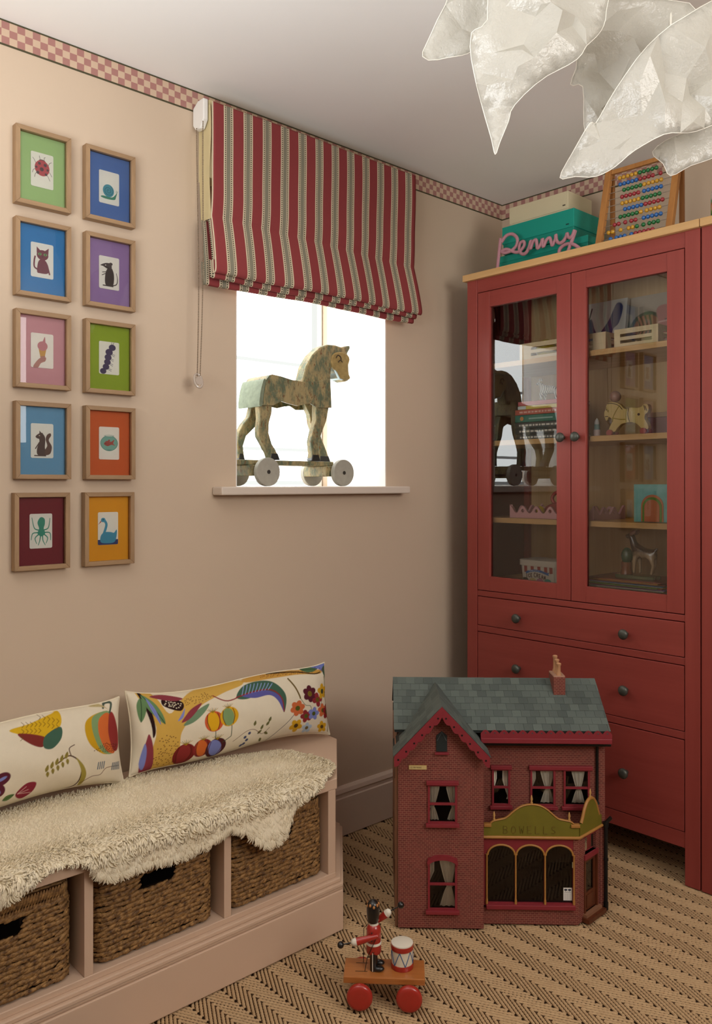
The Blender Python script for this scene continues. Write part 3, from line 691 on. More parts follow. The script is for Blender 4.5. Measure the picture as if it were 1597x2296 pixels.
def print_left():
    p = Paint(66, 23, 7, '#e0d4bc')
    p.poly([(56, 12), (54.6, 15.5), (55, 19), (57.6, 20.6), (61, 20.6), (63.4, 17), (64, 12), (63, 9.6), (59.6, 9.2)], '#c79a1c', 6)
    p.poly([(57.5, 20.3), (56.6, 17), (57.8, 12), (60, 9.3), (63, 9.4), (64.5, 14), (62.4, 20.4)], '#7f9a68', 5); p.poly([(59, 19.4), (58.4, 15.6), (59.6, 11.4), (61.4, 9.3), (63.4, 10), (62.3, 19.6)], '#cf6a34', 5)
    p.poly([(62, 19.6), (61.4, 15), (62.6, 10), (64.5, 9.6), (65.6, 12), (64.4, 17), (63.2, 20)], '#933431', 5); p.speckle([(56.4, 10.6), (63, 9.3), (65, 11), (60, 12.4)], 50, .16, '#4a2418', 2)
    p.line([(62.4, 20.2), (63.2, 22.4), (61.4, 22.8), (60.6, 21.8)], .6, '#49584c', 5); p.poly([(57, 22.8), (60.6, 22), (62.2, 20.8), (60, 22.9)], '#b9a878', 4)
    p.poly([(36, 21), (41, 21.4), (47, 22.6), (49, 23), (48.4, 19.4), (44.6, 17), (41.4, 17.2), (38.6, 19)], '#d1a820', 5); p.poly([(37.6, 19.6), (41.6, 18.4), (44.4, 16.6), (43, 14.6), (40, 16.4)], '#7a2f28', 5); p.poly([(44, 17.4), (48.2, 19), (48, 16), (45.6, 13.6), (43.4, 14.4)], '#41614f', 5)
    for k in range(20): x = 38+10*((k*37) % 20)/20; y = 18.6+3.4*((k*13) % 20)/20-.5*abs(x-44)*.3; p.line([(x, y), (x+.7, y+.5), (x+.3, y+1.2)], .13, '#6a4a14')
    p.poly([(25.5, 17), (28, 18.8), (29.8, 18.2), (28.6, 16.6), (30.6, 17.3), (31.4, 16), (29, 14.6), (30.4, 13.6), (30, 12.2), (26, 12.4)], '#7088b8', 6); p.line([(26, 17), (28.4, 16.4), (29.6, 14)], .35, '#3f5f58', 4)
    for a in ((30.4, 8.2, 4.4), (28, 1.6, 4.2)): flower(p, *a, '#5a2432', '#cf8a24', 5, .3, dark='#8088c0')
    leaf(p, 33.5, 2.6, 2.8, .3, .8, '#5d7a44'); p.poly([(36.6, 3.6), (39, 5.6), (41.4, 5), (40.8, 2.6), (38.6, 1.2), (37, 2)], '#8a2c3a', 5)
    for k in range(3): p.line([(37, 3.2), (39+.6*k, 4.6-1.1*k)], .16, '#d8b0a8')
    p.line([(46.6, 9), (49, 10.4), (50.6, 10.2), (52.6, 8), (53, 4.6), (51.4, .6), (46, 0)], .35, '#4a2a1c', 6); p.line([(50.3, 10.3), (49.8, 12.6), (51.2, 13.4)], .25, '#5a4030', 4)
    p.poly([(51.6, 9.6), (53.6, 7), (54.4, 4), (53.6, 1), (52.6, .8), (53, 4.6), (52.4, 7.4)], '#a09040', 5)
    for k in range(5): leaf(p, 43.6+k*1.3, 7.4+k*.62, 2.0, 1.3, .45, '#96843c'); leaf(p, 44+k*1.3, 7.4+k*.6, 1.7, -1.5, .4, '#96843c')
    p.line([(53, 1.4), (56, 3), (58.4, 3.2), (60.4, 5), (64.6, 5.2)], .18, '#6a4434', 5)
    for k in range(6): p.line([(62+k*.5, 4.2), (62.3+k*.5, 6.2)], .28, '#4a6070')
    for k in range(4): p.line([(57.6+k*.6, 5), (57.9+k*.6, 7)], .28, '#4a6070')
    return p
FAB = vcol('printed_linen', .85, .15, .25, 1100); PLAIN = M('#e6d9bf', .85, .15, .03, 40, .2, 900)
def cushion(label, paint, loc, rz, lean, a=.326, b=.111, T=.062):
    root = thing('bolster_cushion', label, 'cushion', loc, rz, group='printed bolster cushions on the bench')
    ny, nx = paint.ny, paint.nx
    def surf(u, v, side):
        x = a*u*(1-.035*(1-v**2)); z = b*v*(1-.14*(1-u**6))
        t = T*np.clip(1-np.abs(u)**5, 0, 1)**.55*np.clip(1-v**2, 0, 1)**.55
        wr = .0016*np.sin(u*38+v*3)*np.clip(np.abs(u)-.55, 0, 1)*2+.0012*np.sin(u*11+v*7)
        y = -side*(t+wr*(t > .004))
        z2 = z+.006*np.sin(u*4)
        y2 = y*math.cos(lean)+z2*math.sin(lean); z3 = -y*math.sin(lean)+z2*math.cos(lean)
        return np.stack([x, y2, z3+b*.97], -1)
    U, Vv = np.meshgrid(np.linspace(-1, 1, nx), np.linspace(-1, 1, ny))
    fr = grid_mesh('printed_front', surf(U, Vv, 1), FAB, root, paint.img)
    U, Vv = np.meshgrid(np.linspace(-1, 1, 80), np.linspace(-1, 1, 40))
    grid_mesh('plain_back', surf(U, Vv, -1), PLAIN, root, flip=True)
    e = [tuple(surf(np.array(u), np.array(v), 1)) for u, v in [(t, -1) for t in np.linspace(-1, 1, 40)]+[(1, t) for t in np.linspace(-1, 1, 20)]+[(t, 1) for t in np.linspace(1, -1, 40)]+[(-1, t) for t in np.linspace(1, -1, 20)]]
    MB().tube(e, .0022, 6, True).build('seam', PLAIN, root, smooth=60)
cushion('long white cushion printed with red, blue and green fruits and small flowers', print_right(), (-1.397, -.110, BT+.016), -.085, .13)
cushion('long white cushion printed with a striped gourd and dark purple flowers', print_left(), (-2.068, -.090, BT+.016), .0, .12)

# ---------------------------------------------------------------- framed cards on the window wall
OAK = wood('oak_frame_wood', '#86694c', '#aa8a66', 0, 50, .5, .12); OAKV = wood('oak_frame_wood_upright', '#86694c', '#aa8a66', 2, 50, .5, .12)
CARD = vcol('printed_card', .45, .35); FGLASS = thin_glass('picture_glass', 1.0)
def c_beetle(p):
    for a, b in (((14, 58), (5, 72)), ((44, 56), (53, 70)), ((12, 44), (4, 34)), ((46, 44), (54, 34)), ((16, 36), (10, 24)), ((42, 34), (49, 22)), ((24, 70), (22, 80)), ((34, 70), (37, 79))): p.line([a, ((a[0]+b[0])/2-1, (a[1]+b[1])/2+3), b], 1.1, '#4a3a3a', 4)
    p.ell(29, 67, 9, 5, '#4c3a3c'); p.ell(29, 50, 19, 20, '#b8434a')
    for x, y, r in ((22, 61, 3.6), (37, 59, 4), (28, 47, 5), (14, 50, 3), (43, 48, 3), (18, 37, 4), (39, 36, 3.4)): p.ell(x, y, r, r, '#50343a')
def c_snail(p):
    p.poly([(5, 16), (12, 20), (36, 20), (46, 28), (52, 36), (49, 24), (44, 15), (20, 13)], '#3c8a70', 5); p.ell(27, 36, 16, 17, '#3f93a6')
    p.line([(27+r*math.cos(a), 36+r*math.sin(a)) for a, r in [(k*.35, 1+k*.33) for k in range(40)]], 1.1, '#1c4f60'); p.line([(51, 35), (54, 40)], 1, '#3c8a70'); p.line([(49, 35), (50, 41)], 1, '#3c8a70')
def c_cat(p):
    p.poly([(16, 14), (18, 36), (24, 46), (36, 46), (44, 34), (46, 18), (40, 12), (24, 11)], '#74273c', 5); p.ell(30, 58, 15, 13, '#74273c'); p.poly([(15, 62), (15, 78), (26, 68)], '#74273c'); p.poly([(45, 62), (46, 78), (34, 68)], '#74273c')
    p.line([(17, 20), (9, 26), (9, 42), (11, 52)], 4, '#74273c', 6); p.line([(42, 34), (48, 12)], 4, '#74273c')
    for x in (23, 37): p.ell(x, 60, 4.4, 3.4, '#6fa05a'); p.ell(x, 60, 1, 3.2, '#22151c')
    p.ell(30, 54, 2, 1.4, '#4a1424')
def c_mouse(p):
    p.poly([(20, 10), (17, 30), (22, 52), (34, 60), (42, 46), (43, 24), (38, 10)], '#33211f', 5); p.poly([(4, 62), (20, 70), (34, 69), (36, 58), (24, 55), (12, 60)], '#33211f', 5); p.ell(34, 69, 5, 4, '#33211f')
    p.line([(38, 11), (50, 16), (53, 30), (50, 46)], 3, '#33211f', 6, .5); p.line([(20, 46), (10, 44)], 2, '#33211f'); p.line([(20, 42), (9, 36)], 2, '#33211f'); p.line([(12, 9), (40, 9)], 3, '#33211f'); p.ell(19, 64, 1.4, 1.4, '#eeeae0')
def c_cone(p):
    p.poly([(20, 48), (40, 50), (34, 20), (30, 16), (26, 20)], '#cc9a4a'); p.ell(30, 56, 13, 12, '#c27e86'); p.poly([(22, 62), (30, 68), (36, 80), (38, 64), (42, 58)], '#c27e86', 5); p.poly([(6, 2), (22, 24), (38, 28), (37, 18), (26, 12), (18, 0)], '#b88278', 5)
    for k in range(3): p.line([(25, 18+5*k), (36, 20+5*k)], 2.4, '#b07a70')
def c_cater(p):
    for x, y, r in ((12, 8, 9), (20, 20, 9.5), (24, 33, 9.5), (26, 46, 10), (29, 60, 10.5), (38, 73, 10)): p.ell(x, y, r, r*.85, '#3a2c58'); 
    for x, y in ((28, 16), (32, 30), (34, 43), (37, 56)): p.line([(x, y), (x+8, y-3)], 1.2, '#3a2c58'); p.line([(x-1, y-3), (x+7, y-7)], 1.2, '#3a2c58')
    p.line([(40, 81), (43, 87)], 1.2, '#3a2c58'); p.line([(36, 81), (37, 87)], 1.2, '#3a2c58')
def c_squirrel(p):
    p.poly([(18, 8), (16, 24), (22, 42), (20, 56), (30, 62), (37, 50), (36, 26), (40, 8)], '#472a22', 5); p.poly([(38, 8), (50, 12), (54, 30), (46, 46), (52, 58), (50, 64), (42, 60), (38, 48), (42, 32), (36, 20)], '#573428', 5)
    p.poly([(12, 54), (20, 62), (30, 64), (31, 52), (20, 49)], '#472a22', 5); p.poly([(22, 60), (22, 70), (29, 62)], '#472a22'); p.line([(22, 40), (12, 24)], 2.6, '#472a22'); p.line([(10, 6), (38, 6)], 3, '#472a22'); p.ell(22, 57, 1.6, 1.2, '#d8c8b0')
def c_bowl(p):
    p.ell(29, 44, 25, 21, '#4f8c82'); p.ell(29, 44, 23.4, 19.6, '#7ab2a4'); p.ell(29, 64, 14, 2.4, '#4f8c82'); p.ell(29, 64, 12.4, 1.4, '#e6e4da')
    p.poly([(14, 42), (22, 50), (34, 48), (44, 54), (41, 44), (46, 38), (36, 40), (24, 36)], '#a8443a', 5); p.poly([(24, 49), (29, 55), (33, 49)], '#a8443a'); p.ell(19, 43, 1, 1, '#222222'); p.ell(29, 25, 9, 1.6, '#4f8c82')
def c_octo(p):
    p.poly([(24, 50), (20, 66), (28, 79), (38, 75), (39, 62), (36, 50), (40, 38), (30, 30), (20, 38)], '#2c8f78', 5)
    for P in ([(24, 46), (12, 52), (6, 78)], [(36, 46), (48, 52), (52, 76)], [(22, 40), (8, 38), (4, 22)], [(38, 40), (52, 38), (54, 20)], [(24, 36), (14, 26), (18, 12)], [(36, 36), (46, 26), (42, 12)], [(28, 34), (26, 20), (22, 8)], [(33, 34), (34, 20), (40, 8)]): p.line(P, 3.4, '#2c8f78', 6, .45)
def c_swan(p):
    p.poly([(0, 0), (58, 0), (58, 14), (0, 14)], '#2a3570'); p.poly([(8, 8), (8, 24), (18, 34), (36, 34), (46, 32), (54, 40), (53, 20), (46, 6), (24, 4)], '#3f97b8', 5)
    p.line([(16, 28), (22, 44), (24, 56), (18, 66), (14, 66)], 7, '#3f97b8', 7); p.ell(15, 67, 6.5, 6, '#3f97b8'); p.poly([(9, 66), (0, 54), (10, 62)], '#a84a3a'); p.ell(15, 68, 1.6, 1.8, '#1c2030')
FR = [('green', '#a6c583', c_beetle, 'red ladybird'), ('mid blue', '#4d72b4', c_snail, 'teal snail'), ('bright blue', '#2a80c0', c_cat, 'maroon cat'), ('purple', '#9a7aae', c_mouse, 'dark mouse'), ('pink', '#d09aa2', c_cone, 'pink ice cream cone'), ('lime green', '#95ab2c', c_cater, 'purple caterpillar'), ('pale blue', '#6da2c6', c_squirrel, 'brown squirrel'), ('orange', '#d0622c', c_bowl, 'goldfish bowl'), ('dark red', '#7a1f2c', c_octo, 'green octopus'), ('yellow', '#e6a01c', c_swan, 'blue swan')]
FW, FH, FB, FD = .142, .1955, .0115, .024
def picture(i):
    nm, bg, fn, what = FR[i]; col, row = i % 2, i//2
    zt = (2.091, 1.861, 1.631, 1.401, 1.171)[row]
    r = thing('framed_picture', 'oak frame with %s mount around a card of a %s' % (nm, what), 'picture', ((-1.991, -1.809)[col]+(-.003 if row == 4 else 0), -.001, zt-FH), group='framed animal cards on the wall')
    a, b, w, h = 0, FB, FW, FH
    for nmx, P, mt in (('frame_rail', [(0, h), (w, h), (w-b, h-b), (b, h-b)], OAK), ('frame_rail', [(0, 0), (w, 0), (w-b, b), (b, b)], OAK), ('frame_stile', [(0, 0), (b, b), (b, h-b), (0, h)], OAKV), ('frame_stile', [(w, 0), (w-b, b), (w-b, h-b), (w, h)], OAKV)):
        MB().prism(P, -FD, 0, 'y').build(nmx, mt, r, bev=.0008)
    bx('mount', (b, -.009, b), (w-b, -.001, h-b), M(bg, .6, .25, .03, 30), r)
    p = Paint(58, 88, 1.75, '#f2eee4'); fn(p)
    X, Z = np.meshgrid(np.linspace(-.029, .029, p.nx), np.linspace(-.044, .044, p.ny))
    rad = .004   # rounded card corners
    sx = np.clip(np.abs(X)-(.029-rad), 0, None); sz = np.clip(np.abs(Z)-(.044-rad), 0, None); k = np.where(np.hypot(sx, sz) > rad, rad/np.maximum(np.hypot(sx, sz), 1e-9), 1)
    X = np.sign(X)*np.where(sx > 0, (.029-rad)+sx*k, np.abs(X)); Z = np.sign(Z)*np.where(sz > 0, (.044-rad)+sz*k, np.abs(Z))
    grid_mesh('card', np.stack([X+w/2, np.full_like(X, -.0102), Z+h/2], -1), CARD, r, p.img)
    MB().raw([(b, -.0155, b), (w-b, -.0155, b), (w-b, -.0155, h-b), (b, -.0155, h-b)], [(0, 1, 2, 3)]).build('glass', FGLASS, r)
for i in range(10): picture(i)

# ---------------------------------------------------------------- red display cabinet
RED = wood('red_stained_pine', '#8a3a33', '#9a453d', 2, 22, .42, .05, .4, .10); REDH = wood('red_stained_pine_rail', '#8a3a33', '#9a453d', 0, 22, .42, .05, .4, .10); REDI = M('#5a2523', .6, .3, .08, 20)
PINE = wood('pine_board', '#c79a62', '#dcb47e', 0, 26, .5, .05); PINEB = wood('pine_back_board', '#b8935f', '#d2b080', 2, 16, .6, .04)
KNOB = M('#50524b', .4, .5, .15, 60, metal=.45); CGLASS = thin_glass('cabinet_glass', 2.1, (.97, .98, .97), 1.52)
CX, CY = -.375, -.126
def cw(s, d, z): return (CX+d, CY-s, z)
def make_cabinet(label, t0=-.013, t1=.8825):
    c = thing('display_cabinet', label, 'cabinet', (CX, CY, 0), -PI/2)
    B = lambda n, a, b, m, p=c, bev=.0015: bx(n, a, b, m, p, bev)
    for s0 in (0, .834):
        B('front_post', (s0, 0, 0), (s0+.046, .035, 1.945), RED); B('rear_post', (s0, .32, 0), (s0+.046, .352, 1.945), RED)
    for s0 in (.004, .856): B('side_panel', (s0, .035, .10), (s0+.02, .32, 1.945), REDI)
    B('top', (t0, -.013, 1.945), (t1, .354, 1.969), PINE, c, .002)
    B('back_panel', (.024, .338, .12), (.856, .346, 1.945), PINEB)
    for z0, z1 in ((1.897, 1.945), (.783, .803), (.653, .6755), (.432, .455), (.109, .156)): B('rail', (.046, .002, z0), (.834, .03, z1), REDH)
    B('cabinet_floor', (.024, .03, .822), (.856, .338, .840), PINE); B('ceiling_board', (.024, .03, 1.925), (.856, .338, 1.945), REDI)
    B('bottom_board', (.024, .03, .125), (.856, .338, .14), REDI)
    for z in (1.635, 1.352, 1.071): B('shelf', (.026, .036, z-.0185), (.854, .336, z), PINE)
    def knob(s, z, p):
        m = Matrix.Translation((s, -.0, z)) @ Matrix.Rotation(PI/2, 4, 'X')
        return MB().lathe([(.0065, -.004), (.0065, .010), (.0095, .013), (.0155, .018), (.0165, .023), (.013, .028), (.006, .0305), (1e-6, .031)], 24, m).build('knob', KNOB, p, smooth=50)
    for s0, s1, ks in ((.0485, .4415, .415), (.4445, .8315, .471)):
        z0, z1 = .8055, 1.8945; w = .054
        d = MB().box((s0, .001, z0), (s0+w, .022, z1)).box((s1-w, .001, z0), (s1, .022, z1)).build('door', RED, c, bev=.0012)
        for a, b in ((z1-.057, z1), (z0, z0+.052)): bx('door_rail', (s0+w, .0025, a), (s1-w, .0215, b), REDH, d, .0008)
        MB().raw([(s0+w, .012, z0+.052), (s1-w, .012, z0+.052), (s1-w, .012, z1-.057), (s0+w, .012, z1-.057)], [(0, 1, 2, 3)]).build('glass_pane', CGLASS, d)
        knob(ks, 1.349, d)
    for z0, z1, kz in ((.6775, .7805, .723), (.457, .6505, .547), (.158, .4295, .288)):
        d = bx('drawer', (.0485, .001, z0), (.8315, .022, z1), REDH, c, .0012); bx('drawer_box', (.07, .022, z0+.008), (.81, .30, z1-.02), REDI, d)
        for s in (.235, .645): knob(s, kz, d)
    return c
cab = make_cabinet('tall red glazed cabinet with two glass doors and three drawers near the corner')
cab2 = make_cabinet('second red cabinet standing directly beside the toy-filled glazed cabinet', 0, .893); cab2.location = (CX, CY-.8842, 0)

# ---------------------------------------------------------------- things inside the cabinet
def cthing(name, label, cat, s, d, z, rz=0, group=None): return thing(name, label, cat, cw(s, d, z+.0005), -PI/2+rz, group)
PLY = wood('birch_ply', '#d4bd94', '#e6d2ac', 0, 30, .55, .08)
def crate(label, s, w, d, dp, z, h=.062):
    c = cthing('toy_crate', label, 'crate', s, d, z, group='slotted toy crates')
    t = .008; e = w*.14
    for y0, y1 in ((0, t), (dp-t, dp)):
        f = MB(); f.box((0, y0, 0), (w, y1, h*.24)).box((0, y0, h*.40), (w, y1, h*.58)).box((0, y0, h*.74), (w, y1, h)).box((0, y0, h*.24), (e, y1, h*.40)).box((w-e, y0, h*.24), (w, y1, h*.40)).box((0, y0, h*.58), (e, y1, h*.74)).box((w-e, y0, h*.58), (w, y1, h*.74)); f.build('slotted_side', PLY, c)
    for x in (0, w-t):
        g = MB(); e2 = dp*.2
        g.box((x, t, 0), (x+t, dp-t, h*.24)).box((x, t, h*.40), (x+t, dp-t, h*.58)).box((x, t, h*.74), (x+t, dp-t, h)).box((x, t, h*.24), (x+t, e2, h*.40)).box((x, dp-e2, h*.24), (x+t, dp-t, h*.40)).box((x, t, h*.58), (x+t, e2, h*.74)).box((x, dp-e2, h*.58), (x+t, dp-t, h*.74)); g.build('end_panel', PLY, c)
    bx('base', (t, t, 0), (w-t, dp-t, .005), PLY, c); return c
crate('wide pale plywood crate with slotted sides on the top shelf', .186, .345, .07, .17, 1.635)
crate('small pale plywood crate with slotted sides on the top shelf below the painting', .562, .152, .07, .17, 1.635)
def ball(name, label, cat, s, d, z, r, c, rough=.3, group=None):
    o = MB().sphere((0, 0, r), r, 20).build(name, M(c, rough, .5, .04), smooth=60); o.location = cw(s, d, z+.0005); return tag(o, label, cat, group)
ball('toy_ball', 'yellow toy ball showing above the wide plywood crate', 'ball', .245, .15, 1.6405, .038, '#cdb42a')
rk = MB().tube([(0, 0, .008), (.05, .01, .010), (.08, -.004, .009)], .008, 8).build('toy_rattle', M('#c9a81e', .4), smooth=50); rk.location = cw(.61, .14, 1.6405); tag(rk, 'small yellow toy seen through the slots of the small crate', 'toy')
def canvas(name, label, s, d, z, w, h, paint, lean, rz=0):
    c = cthing(name, label, 'painting', s, d, z, rz); ca, sa = math.cos(lean), math.sin(lean); t = .016
    X, Z = np.meshgrid(np.linspace(0, w, paint.nx), np.linspace(0, h, paint.ny))
    grid_mesh('painted_face', np.stack([X, Z*sa-.0004, Z*ca], -1), CARD, c, paint.img)
    P = [(0, 0), (h*sa, h*ca), (h*sa+t*ca, h*ca-t*sa), (t*ca, max(0, -t*sa+.0)) ]
    MB().prism([(p[0], p[1]) for p in P], 0, w, 'x').build('canvas_edge', M('#d8d3c8', .8, .2), c)
p = Paint(30, 30, 3, '#cfccc4'); p.poly([(0, 6), (6, 8), (11, 14), (17, 20), (22, 28), (27, 26), (25, 18), (21, 15), (19, 9), (14, 10), (10, 4), (0, 3)], '#1f3a70', 5); p.poly([(0, 18), (3, 22), (6, 17), (9, 12), (4, 8), (0, 9)], '#26305c', 5); p.poly([(4, 0), (10, 4), (18, 3), (24, 5), (20, 0)], '#a8568a', 5); p.poly([(0, 0), (5, 5), (2, 8)], '#5a2a4c', 4); p.line([(1, 20), (3, 27)], 1, '#2a2a30')
canvas('child_painting', 'white canvas with a dark blue paint splodge behind the crates', .333, .255, 1.635, .155, .218, p, .16)
p = Paint(30, 30, 3, '#b3a898'); p.ell(9, 13, 8, 9, '#6a7060'); p.ell(9, 13, 6.4, 7.4, '#a87a62'); p.poly([(13, 22), (18, 24), (28, 19), (30, 14), (29, 6), (20, 5), (16, 12)], '#b0686a', 5)
for k in range(14): p.line([(14+k % 5*3, 6+k), (20+k % 4*2.5, 9+k*.8), (27, 7+k)], .7, ('#8a4a50', '#d0a09a', '#5a4a48')[k % 3], 4)
for k in range(8): p.line([(3+k, 6+k % 3), (6+k*.8, 14), (4+k, 20)], .5, ('#4a5a44', '#c08a70')[k % 2], 4)
canvas('child_painting', 'grey canvas with pink scribbles leaning at the back of the top shelf', .475, .30, 1.635, .25, .218, p, .08)
p = Paint(12, 16, 5, '#d8cfc4'); p.poly([(2, 0), (5, 11), (7, 11), (10, 0)], '#8a2030', 4); p.ell(6, 13, 1.2, 1.2, '#33211f'); p.ell(6, 5, 1.6, 2.6, '#e4d8cc')
canvas('picture_card', 'small white card with a red shape above the wide crate', .25, .285, 1.635, .075, .19, p, .12, .0)
# stack of books under the zebra
zc = 1.352; rb = random.Random(4)
for k, (nm, c, h, s0, w) in enumerate((('black book with white lettering at the bottom of the stack', '#33302f', .021, .146, .215), ('charcoal book second from the bottom of the stack', '#2d2a2b', .021, .143, .205), ('grey black book third from the bottom of the stack', '#3b3836', .022, .141, .21), ('dark green hardback with an orange seal in the stack', '#1f6a58', .026, .143, .2), ('brick red book above the green hardback', '#b4533f', .019, .143, .21), ('white and yellow thin book in the stack', '#d0b850', .013, .156, .19), ('pinkish red book on top of the stack under the zebra', '#b8555a', .015, .156, .2))):
    b = cthing('book', nm, 'book', s0, .10, zc, rb.uniform(-.03, .03), 'stack of books on the second shelf')
    bx('cover', (0, 0, 0), (w, .16, h), M(c, .45, .4, .06), b, .0012); bx('pages', (.004, .002, .002), (w-.0005+.001, .158, h-.002), M('#d9cfb8', .8, .2), b)
    if k < 3 or k == 4:
        m = MB(); x = .02
        while x < w-.03:
            ww = rb.uniform(.006, .016); m.box((x, -.0006, h*.35), (x+ww, .001, h*.65)); x += ww+.004
        m.build('spine_print', M('#cfc9be' if k < 3 else '#d8a898', .6), b)
    if k == 3: MB().cyl((.03, -.0006, h/2), (.03, .001, h/2), .008, 14).build('seal', M('#b87a3c', .5), b); bx('spine_print', (.06, -.0006, h*.38), (.16, .001, h*.58), M('#8fb0a4', .6), b)
    if k == 5: bx('spine_print', (0, -.0006, .001), (.035, .001, h-.001), M('#c4c8c8', .6), b)
    zc += h+.0006
def skin_fig(name, V, E, R, mat, parent, sub=2):
    me = bpy.data.meshes.new(name); me.from_pydata(V, E, []); me.materials.append(mat)
    o = link(bpy.data.objects.new(name, me), parent); o.modifiers.new('skin', 'SKIN'); o.modifiers['skin'].use_smooth_shade = True
    for i, sv in enumerate(me.skin_vertices[0].data):
        r = R[i]; sv.radius = (r, r) if isinstance(r, (int, float)) else r; sv.use_root = (i == 0)
    ss = o.modifiers.new('sub', 'SUBSURF'); ss.levels = sub; ss.render_levels = sub
    return o
def quad_fig(name, L, hgt, mat, parent, neck, head, R=(.016, .011, .006), tail=True, spread=.012):
    """four-legged figure facing -x, feet at z=0, body length L"""
    zb = hgt*.72; V = [(L*.5, 0, zb), (0, 0, zb-.002), (-L*.42, 0, zb+.002), neck, head[0], head[1]]; E = [(0, 1), (1, 2), (2, 3), (3, 4), (4, 5)]
    rr = [R[0], R[0]*1.02, R[0]*.95, R[1], R[1]*.95, R[2]*.9]
    for sx, par in ((-L*.42, 2), (L*.5, 0)):
        for sy in (-1, 1):
            k = len(V); bk = .006 if par == 0 else -.002
            V += [(sx, sy*spread, zb*.72), (sx+bk, sy*spread, zb*.38), (sx-.001, sy*spread, .004)]; E += [(par, k), (k, k+1), (k+1, k+2)]; rr += [R[1], R[2], R[2]*.85]
    if tail: k = len(V); V += [(L*.62, 0, zb*.85), (L*.64, 0, zb*.5)]; E += [(0, k), (k, k+1)]; rr += [.003, .0025]
    return skin_fig(name, V, E, rr, mat, parent)
t = NT('zebra_stripes'); v = t.coord(); s_ = t.xyz(v); w = t.math('SINE', t.math('ADD', t.math('MULTIPLY', s_[0], 900), t.math('ADD', t.math('MULTIPLY', s_[2], 260), t.math('MULTIPLY', t.noise(v, 30), 5))))
t.base(t.mix(t.math('GREATER_THAN', w, 0), hexc('#3a3634'), hexc('#e6e2da'))); ZEB = t.set(.5, .3)
z = cthing('toy_zebra', 'small striped toy zebra standing on the stack of books', 'toy zebra', .245, .17, zc)
quad_fig('body', .065, .062, ZEB, z, (-.037, 0, .060), ((-.042, 0, .072), (-.056, 0, .066)), (.0155, .0085, .0050))
for sy in (-1, 1): MB().sphere((-.038, sy*.005, .082), .005, 8, (.5, .4, 1.2)).build('ear', ZEB, z, smooth=60)
# pull-along wooden horse
CREAM = M('#c9ad6c', .5, .35, .15, 40); TOYR = M('#a8524e', .4, .4, .1); BRN = M('#3c2418', .6, .3)
h = cthing('pull_along_horse', 'cream painted wooden pull-along horse on red wheels on the second shelf', 'toy horse', .507, .095, 1.352)
prof = [(.010, .052), (.004, .066), (.003, .080), (.010, .092), (.012, .104), (.022, .112), (.040, .112), (.060, .104), (.074, .090), (.086, .086), (.100, .090), (.118, .088), (.136, .090), (.146, .098), (.158, .096), (.162, .082), (.158, .070), (.150, .064), (.148, .050), (.158, .034), (.160, .018), (.142, .016), (.128, .030), (.112, .040), (.090, .042), (.068, .038), (.052, .026), (.042, .014), (.020, .014), (.024, .032), (.034, .050), (.028, .060), (.020, .064), (.016, .054)]
MB().prism(spline(prof, 3), 0, .022, 'y').build('cutout_body', CREAM, h, bev=.0012)
m = MB()
for P in ([(.060, .100), (.040, .070), (.034, .046)], [(.085, .086), (.083, .060), (.084, .042)], [(.034, .060), (.060, .054), (.084, .052)], [(.012, .096), (.020, .080)]): m.tube([(x, -.0006, zz) for x, zz in spline(P, 4, False)], .0016, 5)
m.build('painted_harness', M('#a08a2a', .5), h)
m = MB()
for P in ([(.016, .108), (.034, .108), (.056, .100), (.070, .086)], [(.092, .088), (.090, .066), (.096, .044)], [(.150, .092), (.156, .076)], [(.146, .094), (.150, .078)], [(.016, .082), (.020, .086)], [(.008, .066), (.018, .066)]): m.tube([(x, -.0006, zz) for x, zz in spline(P, 4, False)], .0011, 5)
m.cyl((.128, -.0012, .066), (.128, .001, .066), .0042, 12).cyl((.013, -.001, .088), (.013, .001, .088), .002, 8).build('painted_mane_lines', BRN, h)
for x in (.028, .148):
    for y in (-.012, .022): MB().cyl((x, y, .0105), (x, y+.011, .0105), .0105, 20).build('wheel', TOYR, h, smooth=40, bev=.001)
    MB().cyl((x, -.006, .0105), (x, .028, .0105), .002, 8).build('axle', BRN, h)
ball('wooden_ball', 'dusky pink wooden ball balanced on the head of the pull-along horse', 'ball', .545, .107, 1.352+.1125, .0185, '#9c7264', .35)
d = cthing('peg_doll', 'small peg doll in teal and white below the muzzle of the pull-along horse', 'doll', .494, .078, 1.352)
MB().lathe([(.011, 0), (.0115, .022)], 16).build('skirt', M('#c4b0ac', .6), d, smooth=40); MB().lathe([(.0095, .022), (.009, .040)], 16).build('dress', M('#6f9490', .6), d, smooth=40); MB().lathe([(.008, .040), (.0085, .046), (.006, .054), (1e-6, .062)], 16).build('bonnet', M('#c0c0bc', .6), d, smooth=60)
d = cthing('doll_shoe_box', 'dusky purple lidded box at the back of the second shelf', 'box', .60, .20, 1.352)
bx('box_body', (0, 0, 0), (.2, .1, .062), M('#8a6a70', .35, .5), d, .002); bx('box_lid', (-.003, -.003, .062), (.203, .103, .078), M('#a88c74', .4, .5), d, .002)
